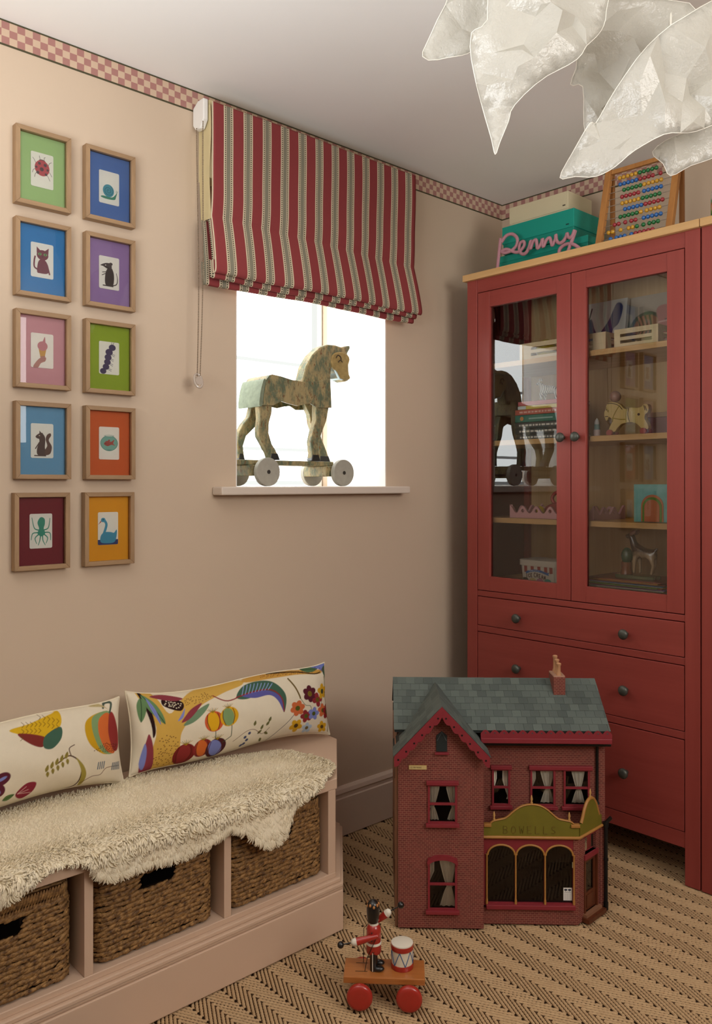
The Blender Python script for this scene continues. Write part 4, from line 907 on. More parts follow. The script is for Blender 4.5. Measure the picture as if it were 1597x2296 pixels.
# pink tray with wavy rim
PINK = M('#d3a0a2', .45, .4, .03)
tr = cthing('scalloped_tray', 'pale pink tray with a wavy rim and round holes on the third shelf', 'tray', .142, .07, 1.071)
def wavy(L, n, h0=.030, amp=.013):
    return [(L*i/60, h0+amp*math.cos(2*PI*n*i/60)+(.004 if i in (0, 60) else 0)) for i in range(61)]
def wavy_panel(L, n):
    top = wavy(L, n); hr = .0065; holes = [(L*(k+1)/n, .026) for k in range(n-1)]
    V2 = [Vector(p) for p in [(0, 0), (L, 0)]+top[::-1]]; n0 = len(V2); E = [(i, (i+1) % n0) for i in range(n0)]; hs = []
    for hx, hz in holes:
        k = len(V2); V2 += [Vector((hx+hr*math.cos(a), hz+hr*math.sin(a))) for a in np.linspace(0, 2*PI, 16, endpoint=False)]; E += [(k+i, k+(i+1) % 16) for i in range(16)]; hs.append((hx, hz))
    r = geometry.delaunay_2d_cdt(V2, E, [], 1, 1e-6)
    fs = [f for f in r[2] if not any((sum(r[0][i].x for i in f)/len(f)-hx)**2+(sum(r[0][i].y for i in f)/len(f)-hz)**2 < (hr*.96)**2 for hx, hz in hs)]
    return r[0], fs
def wavy_obj(name, L, n, org, along):
    vs, fs = wavy_panel(L, n); m = MB()
    m.raw([(org[0]+v.x, org[1], org[2]+v.y) if along == 'x' else (org[0], org[1]+v.x, org[2]+v.y) for v in vs], fs)
    o = m.build(name, PINK, tr); s = o.modifiers.new('thick', 'SOLIDIFY'); s.thickness = .008; s.offset = 0
wavy_obj('wavy_side', .345, 6, (0, .004, 0), 'x'); wavy_obj('wavy_side', .345, 6, (0, .20, 0), 'x'); wavy_obj('wavy_end', .19, 3, (.004, .006, 0), 'y'); wavy_obj('wavy_end', .19, 3, (.341, .006, 0), 'y')
bx('tray_floor', (.009, .009, 0), (.336, .196, .006), PINK, tr)
ball('toy_ball', 'small yellow ball lying in the pink scalloped tray', 'ball', .249, .105, 1.0785, .018, '#d0b21e')
h = cthing('toy_telephone', 'red plastic toy with a looped handle in the pink tray', 'toy', .30, .155, 1.0785)
MB().prism(spline([(-.05, 0), (.05, 0), (.045, .03), (.02, .05), (-.02, .045), (-.05, .03)], 5), -.02, .02, 'y').build('toy_body', M('#8a2f2c', .3, .5), h, bev=.003)
MB().tube([(.005+.038*math.cos(a), 0, .062+.026*math.sin(a)) for a in np.linspace(0, 2*PI, 28)[:-1]], .0065, 10, True).build('loop_handle', M('#9a3a34', .3, .5), h, smooth=60)
# arch picture book
b = cthing('rainbow_book', 'square turquoise board book with arched coloured cut-outs', 'book', .622, .085, 1.071, .04)
t_ = NT('turquoise_wash'); v = t_.coord(); t_.base(t_.mix(t_.ramp(t_.noise(v, 25), .35, .7), hexc('#6fb4ae'), hexc('#86c2c0'))); TURQ = t_.set(.5, .35)
bx('cover', (0, .002, 0), (.122, .026, .121), TURQ, b, .0015)
def arch(cx, r, top, n=14): return [(cx-r, 0.0015)]+[(cx+r*math.cos(a), top-r+r*math.sin(a)) for a in np.linspace(PI, 0, n)]+[(cx+r, .0015)]
for r_, tp, c_, y_ in ((.037, .088, '#c47a54', 0), (.032, .080, '#5f8a34', -.0012), (.025, .072, '#c0714a', -.0024)): MB().prism(arch(.063, r_, tp), y_, y_+.003, 'y').build('arch_layer', M(c_, .6, .3, .05, 80), b)
# ice cream tub
tb = cthing('ice_cream_tub', 'white ice cream tub with red stripes on the bottom shelf', 'tub', .142, .115, .840)
def rrect(x0, x1, y0, y1, r, n=6):
    out = []
    for cx, cy, a0 in ((x1-r, y0+r, -PI/2), (x1-r, y1-r, 0), (x0+r, y1-r, PI/2), (x0+r, y0+r, PI)): out += [(cx+r*math.cos(a0+PI/2*k/n), cy+r*math.sin(a0+PI/2*k/n)) for k in range(n+1)]
    return out
def loft(secs):
    m = MB(); n = len(secs[0][0]); vs = []; fs = []
    for P, z in secs: vs += [(x, y, z) for x, y in P]
    for j in range(len(secs)-1): fs += [(j*n+i, j*n+(i+1) % n, (j+1)*n+(i+1) % n, (j+1)*n+i) for i in range(n)]
    fs += [tuple(range(n-1, -1, -1)), tuple((len(secs)-1)*n+i for i in range(n))]
    return m.raw(vs, fs)
TUBW = M('#d3cec2', .35, .5, .02); loft([(rrect(.010, .165, .008, .118, .02), 0), (rrect(.004, .171, .003, .123, .022), .062)]).build('tub_body', TUBW, tb, smooth=40)
loft([(rrect(0, .175, -.001, .127, .024), .056), (rrect(0, .175, -.001, .127, .024), .076), (rrect(.004, .171, .003, .123, .022), .078)]).build('tub_lid', TUBW, tb, smooth=30)
p = Paint(30, 11, 9, '#dcd6ca')
for x in (1.5, 8, 14.5, 21, 26): p.poly([(x, 11), (x+3, 11), (x+3, 6.4), (x, 6.0)], '#a03a34')
p.poly([(0, 3), (3, 5.4), (9, 7), (17, 7), (24, 5), (30, 2), (30, 0), (0, 0)], '#dcd6ca', 4)
p.poly([(2.2, 6.2), (6.5, 7.8), (12, 8.6), (18, 8.2), (24, 6.6), (25.8, 7.2), (25, 5.6), (25.4, 4.4), (23.6, 4.9), (18, 6.4), (12, 6.8), (7, 6.2), (2.6, 4.6), (3.4, 5.6)], '#2a68b0')
p.text('HOMESTYLE', 6.2, 6.75, 1.15, '#e8ecf0', .2, .42)
x = 3.0
for ch, sz, dy in zip('ICE CREAM', (3.2, 2.6, 2.6, 1, 3.4, 2.8, 2.8, 2.8, 3.0), (1.6, 2.3, 2.6, 0, 2.6, 2.7, 2.3, 1.8, 1.0)):
    if ch == ' ': x += 1.1; continue
    p.text(ch, x, dy, sz, '#4a1a1a', .62, .1, 0, .8); x += sz*.48+.95
for x, c in ((2, '#3a2a22'), (9.5, '#cdbd84'), (16.5, '#bb7c9c'), (24, '#3f9a8c')): p.ell(x, 0, 3.2, 1.9, c)
X, Z = np.meshgrid(np.linspace(.022, .155, p.nx), np.linspace(.003, .0545, p.ny)); 
grid_mesh('printed_label', np.stack([X, .0073-.005*Z/.062-.0005, Z], -1), CARD, tb, p.img)
# magazines and the glazed fawn
zc = .840; rb = random.Random(9)
mc = ('#5f9ac0', '#7fb4cc', '#c9a84a', '#4a78a8', '#c8c0b0', '#7a4a9a', '#b8543a', '#5f9a4a', '#d0a83a', '#3f86a8', '#c06a7a', '#8a3a2c', '#c08a3a', '#9a4a3c')
for k, c in enumerate(mc):
    b = cthing('magazine', ('%s magazine in the stack under the glazed fawn' % ('steel blue', 'sky blue', 'mustard', 'navy blue', 'off-white', 'violet', 'rust red', 'leaf green', 'golden', 'teal blue', 'rose pink', 'maroon', 'ochre', 'brick red')[k]), 'magazine', .455+rb.uniform(-.008, .012), .085+rb.uniform(-.004, .01), zc, rb.uniform(-.05, .05), 'stack of magazines on the bottom shelf')
    bx('cover', (0, 0, 0), (.265+rb.uniform(-.02, .01), .2, .0026), M(c, .3, .5, .25, 90), b); bx('pages', (.004, .004, .0008), (.2455, .1985, .0018), M('#d8d2c4', .6, .3), b); zc += .0029
fz = zc
f = cthing('ceramic_fawn', 'glazed brown ceramic fawn beside a tree stump on the magazines', 'figurine', .605, .15, fz)
GLZ = NT('brown_glaze'); v = GLZ.coord(); s_ = GLZ.xyz(v); GLZ.base(GLZ.mix(GLZ.ramp(GLZ.math('ADD', s_[2], GLZ.math('MULTIPLY', GLZ.noise(v, 40), .03)), .072, .095), hexc('#b39a78'), hexc('#3a2116'))); GM = GLZ.set(.15, .6, 0, .6)
MB().prism(spline([(-.062, -.03), (.055, -.03), (.062, 0), (.055, .03), (-.062, .03), (-.068, 0)], 4), 0, .012, 'z').build('base', M('#5d6a48', .2, .6, .1, 40, coat=.5), f, bev=.002, smooth=30)
o = skin_fig('fawn_body', [(.040, 0, .078), (.015, 0, .074), (-.010, 0, .078), (-.024, 0, .100), (-.028, 0, .122), (-.034, 0, .130), (-.052, 0, .124),
 (.044, -.010, .056), (.050, -.010, .034), (.043, -.010, .004), (.044, .010, .056), (.046, .010, .034), (.036, .010, .004), (-.014, -.010, .054), (-.016, -.010, .030), (-.018, -.010, .004), (-.010, .010, .054), (-.006, .010, .030), (-.006, .010, .004), (.054, 0, .084), (.060, 0, .092)],
 [(0, 1), (1, 2), (2, 3), (3, 4), (4, 5), (5, 6), (0, 7), (7, 8), (8, 9), (0, 10), (10, 11), (11, 12), (2, 13), (13, 14), (14, 15), (2, 16), (16, 17), (17, 18), (0, 19), (19, 20)],
 [.0165, .0160, .0155, .0115, .0115, .0125, .0062, .0095, .0052, .0050, .0095, .0052, .0050, .0085, .0048, .0050, .0085, .0048, .0050, .005, .003], GM, f); o.location = (.006, 0, .012)
for sy in (-1, 1): MB().sphere((-.014, sy*.014, .151), .013, 10, (1, .25, .55), Matrix.Rotation(-.6, 3, 'Y')).build('ear', M('#9a6a58', .25, .5, coat=.4), f, smooth=60)
MB().lathe([(.020, .012), (.017, .030), (.018, .052)], 14, Matrix.Translation((-.046, .004, 0))).build('tree_stump', M('#8a4a28', .2, .6, .3, 60, coat=.5), f, smooth=50)
MB().sphere((-.044, .004, .072), .021, 14, (.95, .9, 1.35)).build('leaf_clump', M('#2f5a40', .25, .6, .3, 90, .4, 120, .002, coat=.5), f, smooth=60)

# ---------------------------------------------------------------- things on top of the cabinets
ZT = 1.969
TEAL = M('#14917f', .5, .35, .04, 15); TEALD = M('#128573', .5, .35, .04, 15); CREAMB = M('#c9bd9c', .6, .3, .03)
b = cthing('storage_box', 'wide flat teal box at the bottom of the stack on the cabinet', 'box', .058, .105, ZT, group='stack of boxes on the cabinet'); bx('box_body', (0, 0, 0), (.385, .215, .073), TEALD, b, .002); bx('box_lid', (-.002, -.002, .05), (.387, .217, .0745), TEAL, b, .002)
b = cthing('storage_box', 'bright teal lidded box in the middle of the stack on the cabinet', 'box', .088, .095, ZT+.0755, group='stack of boxes on the cabinet'); bx('box_body', (.003, .003, 0), (.304, .20, .098), TEALD, b, .002); bx('box_lid', (0, 0, .038), (.307, .203, .1015), TEAL, b, .002); bx('label_tag', (.275, -.0008, .048), (.287, .001, .052), M('#0c3a34', .6), b)
b = cthing('storage_box', 'cream box on top of the stack on the cabinet', 'box', .098, .125, ZT+.1785, group='stack of boxes on the cabinet'); bx('box_body', (.002, .002, 0), (.252, .152, .07), CREAMB, b, .002); bx('box_lid', (0, 0, .014), (.254, .154, .076), CREAMB, b, .002); bx('label_tag', (.232, -.0008, .026), (.243, .001, .030), M('#4a4436', .6), b)
# knitted wire name
PEN = [[(0.1075, 0.0075), (0.114, 0.0568), (0.1198, 0.0961), (0.1226, 0.1198)],
 [(0.1241, 0.1067), (0.1433, 0.1255), (0.168, 0.1269), (0.1875, 0.1072), (0.1861, 0.0847), (0.168, 0.0698), (0.1398, 0.0642), (0.1241, 0.0721), (0.1468, 0.0759), (0.1784, 0.0596), (0.1992, 0.0592), (0.2198, 0.0746), (0.2164, 0.0895), (0.2013, 0.0871), (0.1972, 0.0653), (0.2082, 0.0477), (0.2266, 0.0462), (0.2436, 0.0639), (0.2517, 0.0846), (0.249, 0.0552), (0.2604, 0.0763), (0.2737, 0.0818), (0.2783, 0.0649), (0.2803, 0.051), (0.2935, 0.0616), (0.3001, 0.0795), (0.302, 0.0522), (0.3131, 0.0711), (0.3261, 0.0782), (0.3326, 0.0614), (0.3365, 0.0511), (0.3486, 0.0688), (0.3499, 0.0842), (0.3538, 0.0627), (0.3665, 0.0518), (0.3834, 0.0558), (0.3959, 0.0692), (0.3991, 0.0766), (0.4053, 0.0617), (0.4145, 0.0597), (0.4226, 0.0663), (0.4299, 0.0816)],
 [(0.4299, 0.0806), (0.4207, 0.0583), (0.4084, 0.0342), (0.3991, 0.0173), (0.3834, 0.0090), (0.3645, 0.0123), (0.3626, 0.0304), (0.3803, 0.0413), (0.4053, 0.0413), (0.4299, 0.0296), (0.453, 0.0083)]]
KN = NT('knitted_pink_yarn'); v = KN.coord(); KN.base(KN.mix(KN.noise(v, 300), hexc('#a87680'), hexc('#c4949c'))); KN.bump(KN.noise(v, 900, 2), .6, .001); KNM = KN.set(.9, .1)
pn = cthing('wire_name_sign', 'pink knitted wire word Penny leaning against the teal boxes', 'name sign', 0, .045, ZT)
for k, P in enumerate(PEN): MB().tube([(x, .004*math.sin(x*40)+k*.004, z) for x, z in spline(P, 5, False)], .0062, 8).build('knitted_stroke', KNM, pn, smooth=60)
# abacus
ABW = wood('abacus_wood', '#a06a38', '#bd8448', 2, 40, .45, .08); CH = M('#b8b4ac', .25, .6, .02, 20, metal=.9)
ab = cthing('abacus', 'wooden bead abacus with ten rows leaning on the cabinet top', 'abacus', .497, .055, ZT, .03)
hgt, wd, ln = .285, .262, .075      # height, width, how far the top leans back
for x in (0, wd-.021): MB().prism([(0, 0), (.020, 0), (.020+ln, hgt), (ln, hgt)], x, x+.021, 'x').build('post', ABW, ab, bev=.002)
for z0 in (.0, hgt-.022): y0 = ln*z0/hgt; MB().prism([(y0+.003, z0+.002), (y0+.017, z0+.002), (y0+.017+ln*.05, z0+.018), (y0+.003+ln*.05, z0+.018)], .021, wd-.021, 'x').build('cross_rail', ABW, ab, bev=.002)
MB().prism([(ln+.022, hgt), (ln+.034, hgt), (.112, 0), (.097, 0)], wd-.018, wd-.004, 'x').build('rear_strut', ABW, ab, bev=.002); MB().prism([(ln+.022, hgt), (ln+.034, hgt), (.112, 0), (.097, 0)], .004, .018, 'x').build('rear_strut', ABW, ab, bev=.002)
BC = {k: M(c, .25, .5, .04, coat=.3) for k, c in dict(Y='#c9962a', G='#1f6e38', B='#2a64a8', R='#9a2c34').items()}
pat = ['YG', 'BR', 'GY', 'RB', 'YG', 'BR', 'GY', 'RB', 'YG', 'BR']; start = [.025, .03, .047, .043, .047, .06, .047, .03, .012, .022]
gaps = [{}, {9: .012}, {}, {5: .006}, {}, {}, {6: .006}, {2: .009, 3: .007, 5: .014}, {2: .014, 3: .014, 6: .008, 7: .006}, {1: .007, 4: .010}]
r_ = .0070; bm_ = {k: MB().sphere((0, 0, 0), r_, 12).build('bead', m_, ab, smooth=70) for k, m_ in BC.items()}; used_ = set()
for k in range(10):
    z = hgt-.040-k*.0238; y = ln*z/hgt+.010
    MB().cyl((.021, y, z), (wd-.021, y, z), .0012, 8).build('rod', CH, ab, smooth=50)
    x = .021+start[k]+r_
    for i in range(10):
        c = pat[k][i//5]; x += gaps[k].get(i, 0)
        if c not in used_: o = bm_[c]; used_.add(c)
        else: o = bm_[c].copy(); link(o); o.parent = ab
        o.location = (min(x, wd-.021-r_), y, z); x += r_*2.02
# painted tin on the second cabinet
tn = cthing('painted_tin', 'brightly painted bottle-shaped tin standing on the second cabinet', 'tin', .930, .085, ZT)
t = NT('folk_painted_tin'); v = t.coord(); vo = t.add('ShaderNodeTexVoronoi'); vo.inputs['Scale'].default_value = 55; t.link(v, vo.inputs['Vector'])
cr = t.add('ShaderNodeValToRGB'); cr.color_ramp.interpolation = 'CONSTANT'; sx = t.add('ShaderNodeSeparateColor'); t.link(vo.outputs['Color'], sx.inputs[0]); t.link(sx.outputs[0], cr.inputs[0])
for i, (ps, c) in enumerate(((0, '#c9b48a'), (.2, '#3f8fa8'), (.36, '#6f8f2c'), (.52, '#b85a2c'), (.64, '#cdb94a'), (.76, '#2f6a54'), (.88, '#d8d0bc'))):
    e = cr.color_ramp.elements[i] if i < 2 else cr.color_ramp.elements.new(ps); e.position = ps; e.color = (*hexc(c), 1)
t.link(cr.outputs[0], t.b.inputs['Base Color']); TIN = t.set(.3, .5, 0, .3)
MB().lathe([(.050, 0), (.052, .004), (.052, .085), (.047, .098), (.042, .11), (.0415, .15), (.045, .165), (.046, .19), (.038, .205)], 32).build('tin_body', TIN, tn, smooth=40)
MB().lathe([(.034, .205), (.036, .215), (.028, .232), (.012, .24), (1e-6, .243)], 28).build('tin_cap', M('#c4c0b4', .3, .5), tn, smooth=40)

# ---------------------------------------------------------------- wooden horse on the window sill
def mat_horse():
    t = NT('worn_green_paint'); v = t.coord(scale=(1, 1, .45)); n = t.noise(v, 34, 6, .75); n2 = t.noise(v, 110, 4, .7)
    a = t.mix(t.ramp(n, .42, .58), hexc('#5d6650'), hexc('#a08f66')); t.base(t.mix(t.ramp(n2, .56, .66), a, hexc('#6f4e30'))); t.bump(n2, .35, .002); return t.set(.6, .3)
HM = mat_horse(); HOOF = M('#20201c', .4, .5, .3, 60); WHL = M('#a09c90', .6, .3, .18, 45, .2, 80, .001); PALE = M('#77806a', .6, .3, .4, 60, .3, 90, .002)
hs = thing('wooden_horse', 'large carved green painted wooden horse on wheels standing on the window sill', 'toy horse', (-1.02, 0, 1.1855))
SAD = [(-0.1641, 0.2605), (-0.1575, 0.3056), (-0.1498, 0.3434), (-0.137, 0.3591), (-0.1241, 0.364), (-0.0875, 0.3606), (-0.0449, 0.3533), (-0.0013, 0.351), (0.0432, 0.3539), (0.0829, 0.3599), (0.1147, 0.3697), (0.1235, 0.3713), (0.1264, 0.3272), (0.1293, 0.2715), (0.063, 0.2674), (0.0376, 0.2796), (0.0097, 0.2752), (-0.0178, 0.2683), (-0.0556, 0.273), (-0.0875, 0.2789), (-0.1189, 0.2642)]
MB().prism(SAD, .050, .056, 'y').prism(SAD, .164, .170, 'y').prism([p for p in SAD[:13]]+[(.127, .31), (-.157, .305)], .056, .164, 'y').build('saddle_body', HM, hs, bev=.004, smooth=40)
MB().prism(spline([(-.164, .262), (-.157, .30), (-.150, .34), (-.158, .345), (-.17, .31), (-.176, .262)], 4), .05, .17, 'y').build('rump_cloth', PALE, hs, smooth=40)
LEG = {'rn': ([(-0.1706, 0.2604), (-0.1665, 0.2185), (-0.1726, 0.1852), (-0.1706, 0.1605), (-0.1513, 0.1322), (-0.1349, 0.1078), (-0.1266, 0.0863), (-0.0879, 0.0871), (-0.0995, 0.1108), (-0.1204, 0.1395), (-0.1328, 0.1745), (-0.1307, 0.208), (-0.1204, 0.2377), (-0.1173, 0.2988), (-.16, .2988)], .058),
 'fn': ([(0.0688, 0.2681), (0.0688, 0.2269), (0.0541, 0.1868), (0.0445, 0.1516), (0.0507, 0.1125), (0.0473, 0.0863), (0.086, 0.087), (0.0814, 0.1133), (0.0791, 0.1484), (0.0929, 0.1841), (0.1132, 0.2248), (0.1243, 0.2716), (.122, .31), (.07, .31)], .058),
 'ff': ([(0.0788, 0.2948), (0.1056, 0.2534), (0.112, 0.2183), (0.1251, 0.1914), (0.1478, 0.1463), (0.151, 0.0882), (0.1999, 0.0882), (0.1811, 0.1288), (0.1598, 0.1698), (0.1418, 0.206), (0.1306, 0.2796), (.122, .31)], .138),
 'rf': ([(-0.142, 0.2649), (-0.1524, 0.2301), (-0.178, 0.2032), (-0.1932, 0.177), (-0.2008, 0.1345), (-0.1957, 0.1093), (-0.1932, 0.0875), (-0.1703, 0.0875), (-0.178, 0.131), (-0.1652, 0.1654), (-0.129, 0.197), (-0.0948, 0.2332), (-0.0895, 0.2982), (-.14, .2982)], .138)}
for k, (P, y0) in LEG.items():
    MB().prism(P, y0, y0+.026, 'y').build('leg', HM, hs, bev=.003, smooth=45)
    fx = [p for p in P if p[1] < .095]; xa, xb = min(p[0] for p in fx), max(p[0] for p in fx)
    MB().prism([(xa-.001, .0865), (xb+.001, .0865), (xb-.009, .108), (xa+(.004 if k[1] == 'n' else .001), .108)], y0-.001, y0+.027, 'y').build('hoof', HOOF, hs, bev=.002)
HD = [(0.03, 0.352), (0.0469, 0.4102), (0.0753, 0.453), (0.11, 0.4827), (0.1453, 0.4966), (0.1812, 0.4984), (0.2115, 0.494), (0.2299, 0.5007), (0.2498, 0.5048), (0.2485, 0.4922), (0.2361, 0.4746), (0.2473, 0.4527), (0.2392, 0.4333), (0.2423, 0.4012), (0.2498, 0.388), (0.2392, 0.3778), (0.2238, 0.3719), (0.2115, 0.3773), (0.1963, 0.3788), (0.1812, 0.4003), (0.1602, 0.4211), (0.156, 0.355)]
MB().prism(HD, .086, .134, 'y').build('head_and_neck', HM, hs, bev=.005, smooth=45)
MB().prism(spline([(0.1602, 0.4211), (0.158, .45), (.172, .468), (.20, .476), (.232, .470), (.243, .452), (.236, .433), (.239, .40), (.246, .388), (.236, .380), (.215, .379), (.197, .382), (.183, .402)], 2), .080, .140, 'y').build('carved_cheek', M('#97814f', .6, .3, .45, 70, .4, 90, .003), hs, bev=.004, smooth=45)
MB().tube([(x, .0795, z) for x, z in spline([(.176, .452), (.184, .462), (.196, .458), (.200, .448)], 5, False)], .0022, 6).tube([(x, .0795, z) for x, z in spline([(.186, .438), (.196, .446), (.206, .440)], 5, False)], .0018, 6).build('carved_eye', M('#3a2c1c', .7), hs)
MB().prism([(.2115, .3773), (.1963, .3788), (.1812, .4003), (.163, .4211), (.166, .424), (.188, .402), (.205, .386)], .082, .138, 'y').build('jaw_edge', M('#a9bcc0', .5), hs)
bx('deck_board', (-.30, .062, .0695), (.150, .158, .0855), HM, hs, .003)
for x0, x1 in ((.045, .155), (-.275, -.165)): bx('axle_block', (x0+.06, .05, .034), (x1, .172, .0695), HM, hs, .003)
for x in (.165, -.158):
    for y in (.024, .176):
        xx = x-(.012 if y > .1 else 0); w = MB().cyl((xx, y, .0465), (xx, y+.019, .0465), .046, 36).build('wheel', WHL, hs, smooth=40, bev=.002)
        MB().cyl((xx, y-.001, .0465), (xx, y+.02, .0465), .0065, 14).build('axle_pin', M('#2c2a24', .5, .4), w, smooth=40)
    MB().cyl((x-.006, .03, .0465), (x-.006, .19, .0465), .005, 10).build('axle', HOOF, hs, smooth=40)

# ---------------------------------------------------------------- crumpled paper pendant lamp
lamp = thing('paper_pendant_lamp', 'crumpled white paper pendant lamp hanging from the ceiling', 'lamp', (-1.2257, -1.2421, 0), -0.7424)
t = NT('crumpled_paper'); v = t.coord(); n = t.noise(v, 9, 3); t.n.remove(t.b)
df = t.add('ShaderNodeBsdfDiffuse'); tl = t.add('ShaderNodeBsdfTranslucent'); gl = t.add('ShaderNodeBsdfGlossy'); gl.inputs['Roughness'].default_value = .35
c = t.mix(n, hexc('#d6d2c6'), hexc('#e4e1d8')); t.link(c, df.inputs[0]); t.link(c, tl.inputs[0])
bp_ = t.add('ShaderNodeBump'); bp_.inputs['Strength'].default_value = .9; bp_.inputs['Distance'].default_value = .010; t.link(t.math('ABSOLUTE', t.math('SUBTRACT', t.noise(v, 15, 5, .62), .5)), bp_.inputs['Height'])
for q in (df, tl, gl): t.link(bp_.outputs[0], q.inputs['Normal'])
m1 = t.add('ShaderNodeMixShader'); m1.inputs[0].default_value = .45; t.link(df.outputs[0], m1.inputs[1]); t.link(tl.outputs[0], m1.inputs[2])
m2 = t.add('ShaderNodeMixShader'); m2.inputs[0].default_value = .07; t.link(m1.outputs[0], m2.inputs[1]); t.link(gl.outputs[0], m2.inputs[2]); t.link(m2.outputs[0], t.out.inputs[0]); PAPER = t.m
EDGEM = M('#efe9dc', .5, .4, .02)
def sheet(P, dep, bend, amp, seed, coarse=.040):
    """P: outline in local metres (x right, z up); dep: distance behind the lamp plane; bend: depth as a function of x,z"""
    rr = random.Random(seed); out = spline(P, 3)
    V2 = [Vector(p) for p in out]; n0 = len(V2); f = Paint.inside(None, out)
    x0, x1 = min(p[0] for p in out), max(p[0] for p in out); z0, z1 = min(p[1] for p in out), max(p[1] for p in out)
    inn = []; x = x0
    while x < x1:
        z = z0
        while z < z1:
            q = (x+rr.uniform(-.45, .45)*coarse, z+rr.uniform(-.45, .45)*coarse)
            if f(*q) and min((q[0]-a[0])**2+(q[1]-a[1])**2 for a in out) > (coarse*.4)**2: inn.append(Vector(q))
            z += coarse
        x += coarse
    r = geometry.delaunay_2d_cdt(V2+inn, [(i, (i+1) % n0) for i in range(n0)], [], 1, 1e-5)
    hh = {}
    def dpt(p, key):
        if key not in hh: hh[key] = rr.uniform(-amp, amp)*.55+amp*1.3*(abs(math.sin(p.x*21+seed+p.y*13))-.5)+amp*.9*(abs(math.sin(p.y*17-p.x*9+seed*2))-.5)
        return dep+bend(p.x, p.y)+hh[key]
    vs = [(p.x, dpt(p, i)*(1 if i >= n0 else 1)+(0), p.y) for i, p in enumerate(r[0])]
    # soften the outline's jitter so that the rim runs smoothly
    sm = list(vs)
    for _ in range(3):
        for i in range(n0): sm[i] = (sm[i][0], (sm[i-1][1]+sm[i][1]*2+sm[(i+1) % n0][1])/4, sm[i][2])
    o = MB().raw(sm, r[2]).build('paper_sheet', PAPER, lamp, smooth=24)
    sb = o.modifiers.new('sub', 'SUBSURF'); sb.subdivision_type = 'SIMPLE'; sb.levels = 1; sb.render_levels = 1
    so = o.modifiers.new('thick', 'SOLIDIFY'); so.thickness = .0006
    MB().tube([sm[i] for i in range(n0)], .0009, 6, True).build('wired_edge', EDGEM, o, smooth=60)
sheet([(-0.099, 2.225), (0.180, 2.234), (0.207, 2.117), (0.144, 2.085), (0.072, 2.036), (0.000, 1.946), (-0.034, 1.935), (-0.049, 1.968), (-0.056, 2.045), (-0.079, 2.055), (-0.063, 2.117)], .10, lambda x, z: .10*abs(x-.06), .020, 3)
sheet([(-0.404, 2.081), (-0.383, 2.135), (-0.356, 2.189), (-0.324, 2.252), (-0.225, 2.234), (-0.261, 2.162), (-0.279, 2.115), (-0.310, 2.088), (-0.351, 2.082)], .04, lambda x, z: -.12*(x+.3), .014, 5)
sheet([(-0.312, 2.092), (-0.281, 2.115), (-0.260, 2.225), (-0.050, 2.234), (-0.039, 2.144), (-0.050, 2.103), (-0.083, 2.065), (-0.104, 2.034), (-0.162, 2.004), (-0.224, 1.952), (-0.235, 1.923), (-0.251, 1.884), (-0.260, 1.860), (-0.267, 1.891), (-0.286, 1.959), (-0.303, 2.027)], -.05, lambda x, z: .35*abs(x+.18)-.1*(z-2.0), .020, 7)
sheet([(-0.050, 1.933), (-0.020, 1.986), (0.036, 2.061), (0.108, 2.117), (0.216, 2.162), (0.261, 1.955), (0.189, 1.926), (0.126, 1.900), (0.072, 1.890), (0.018, 1.863), (-0.018, 1.834), (-0.050, 1.823), (-0.087, 1.830), (-0.115, 1.834), (-0.094, 1.878), (-0.065, 1.929)], -.03, lambda x, z: .30*abs(x-.06)-.15*(z-1.95), .022, 11)
sheet([(0.097, 1.908), (0.117, 1.881), (0.134, 1.855), (0.180, 1.879), (0.261, 1.914), (0.239, 1.968), (0.144, 1.941)], .09, lambda x, z: .1*x, .012, 13)
sheet([(0.072, 2.243), (0.324, 2.243), (0.406, 2.117), (0.342, 1.991), (0.234, 2.000), (0.144, 2.063), (0.090, 2.117)], .16, lambda x, z: .1*x, .02, 17)
MB().tube([(.14, .12, 2.08), (.14, .12, H-.002)], .0025, 8).build('cord', EDGEM, lamp, smooth=60); MB().lathe([(.045, H-.028), (.05, H-.001)], 24, Matrix.Translation((.14, .12, 0))).build('ceiling_rose', WHITE, lamp, smooth=40)
MB().lathe([(.012, 2.04), (.018, 2.05), (.018, 2.085), (.008, 2.095)], 14, Matrix.Translation((.14, .12, 0))).build('bulb_holder', WHITE, lamp, smooth=40)
for a in (0, 1.6, 3.1, 4.7): MB().tube([(.14, .12, 2.07), (.14+.05*math.cos(a), .12+.03*math.sin(a), 2.10), (.14+.09*math.cos(a), .12+.05*math.sin(a), 2.09)], .0012, 5).build('wire_arm', CH, lamp)

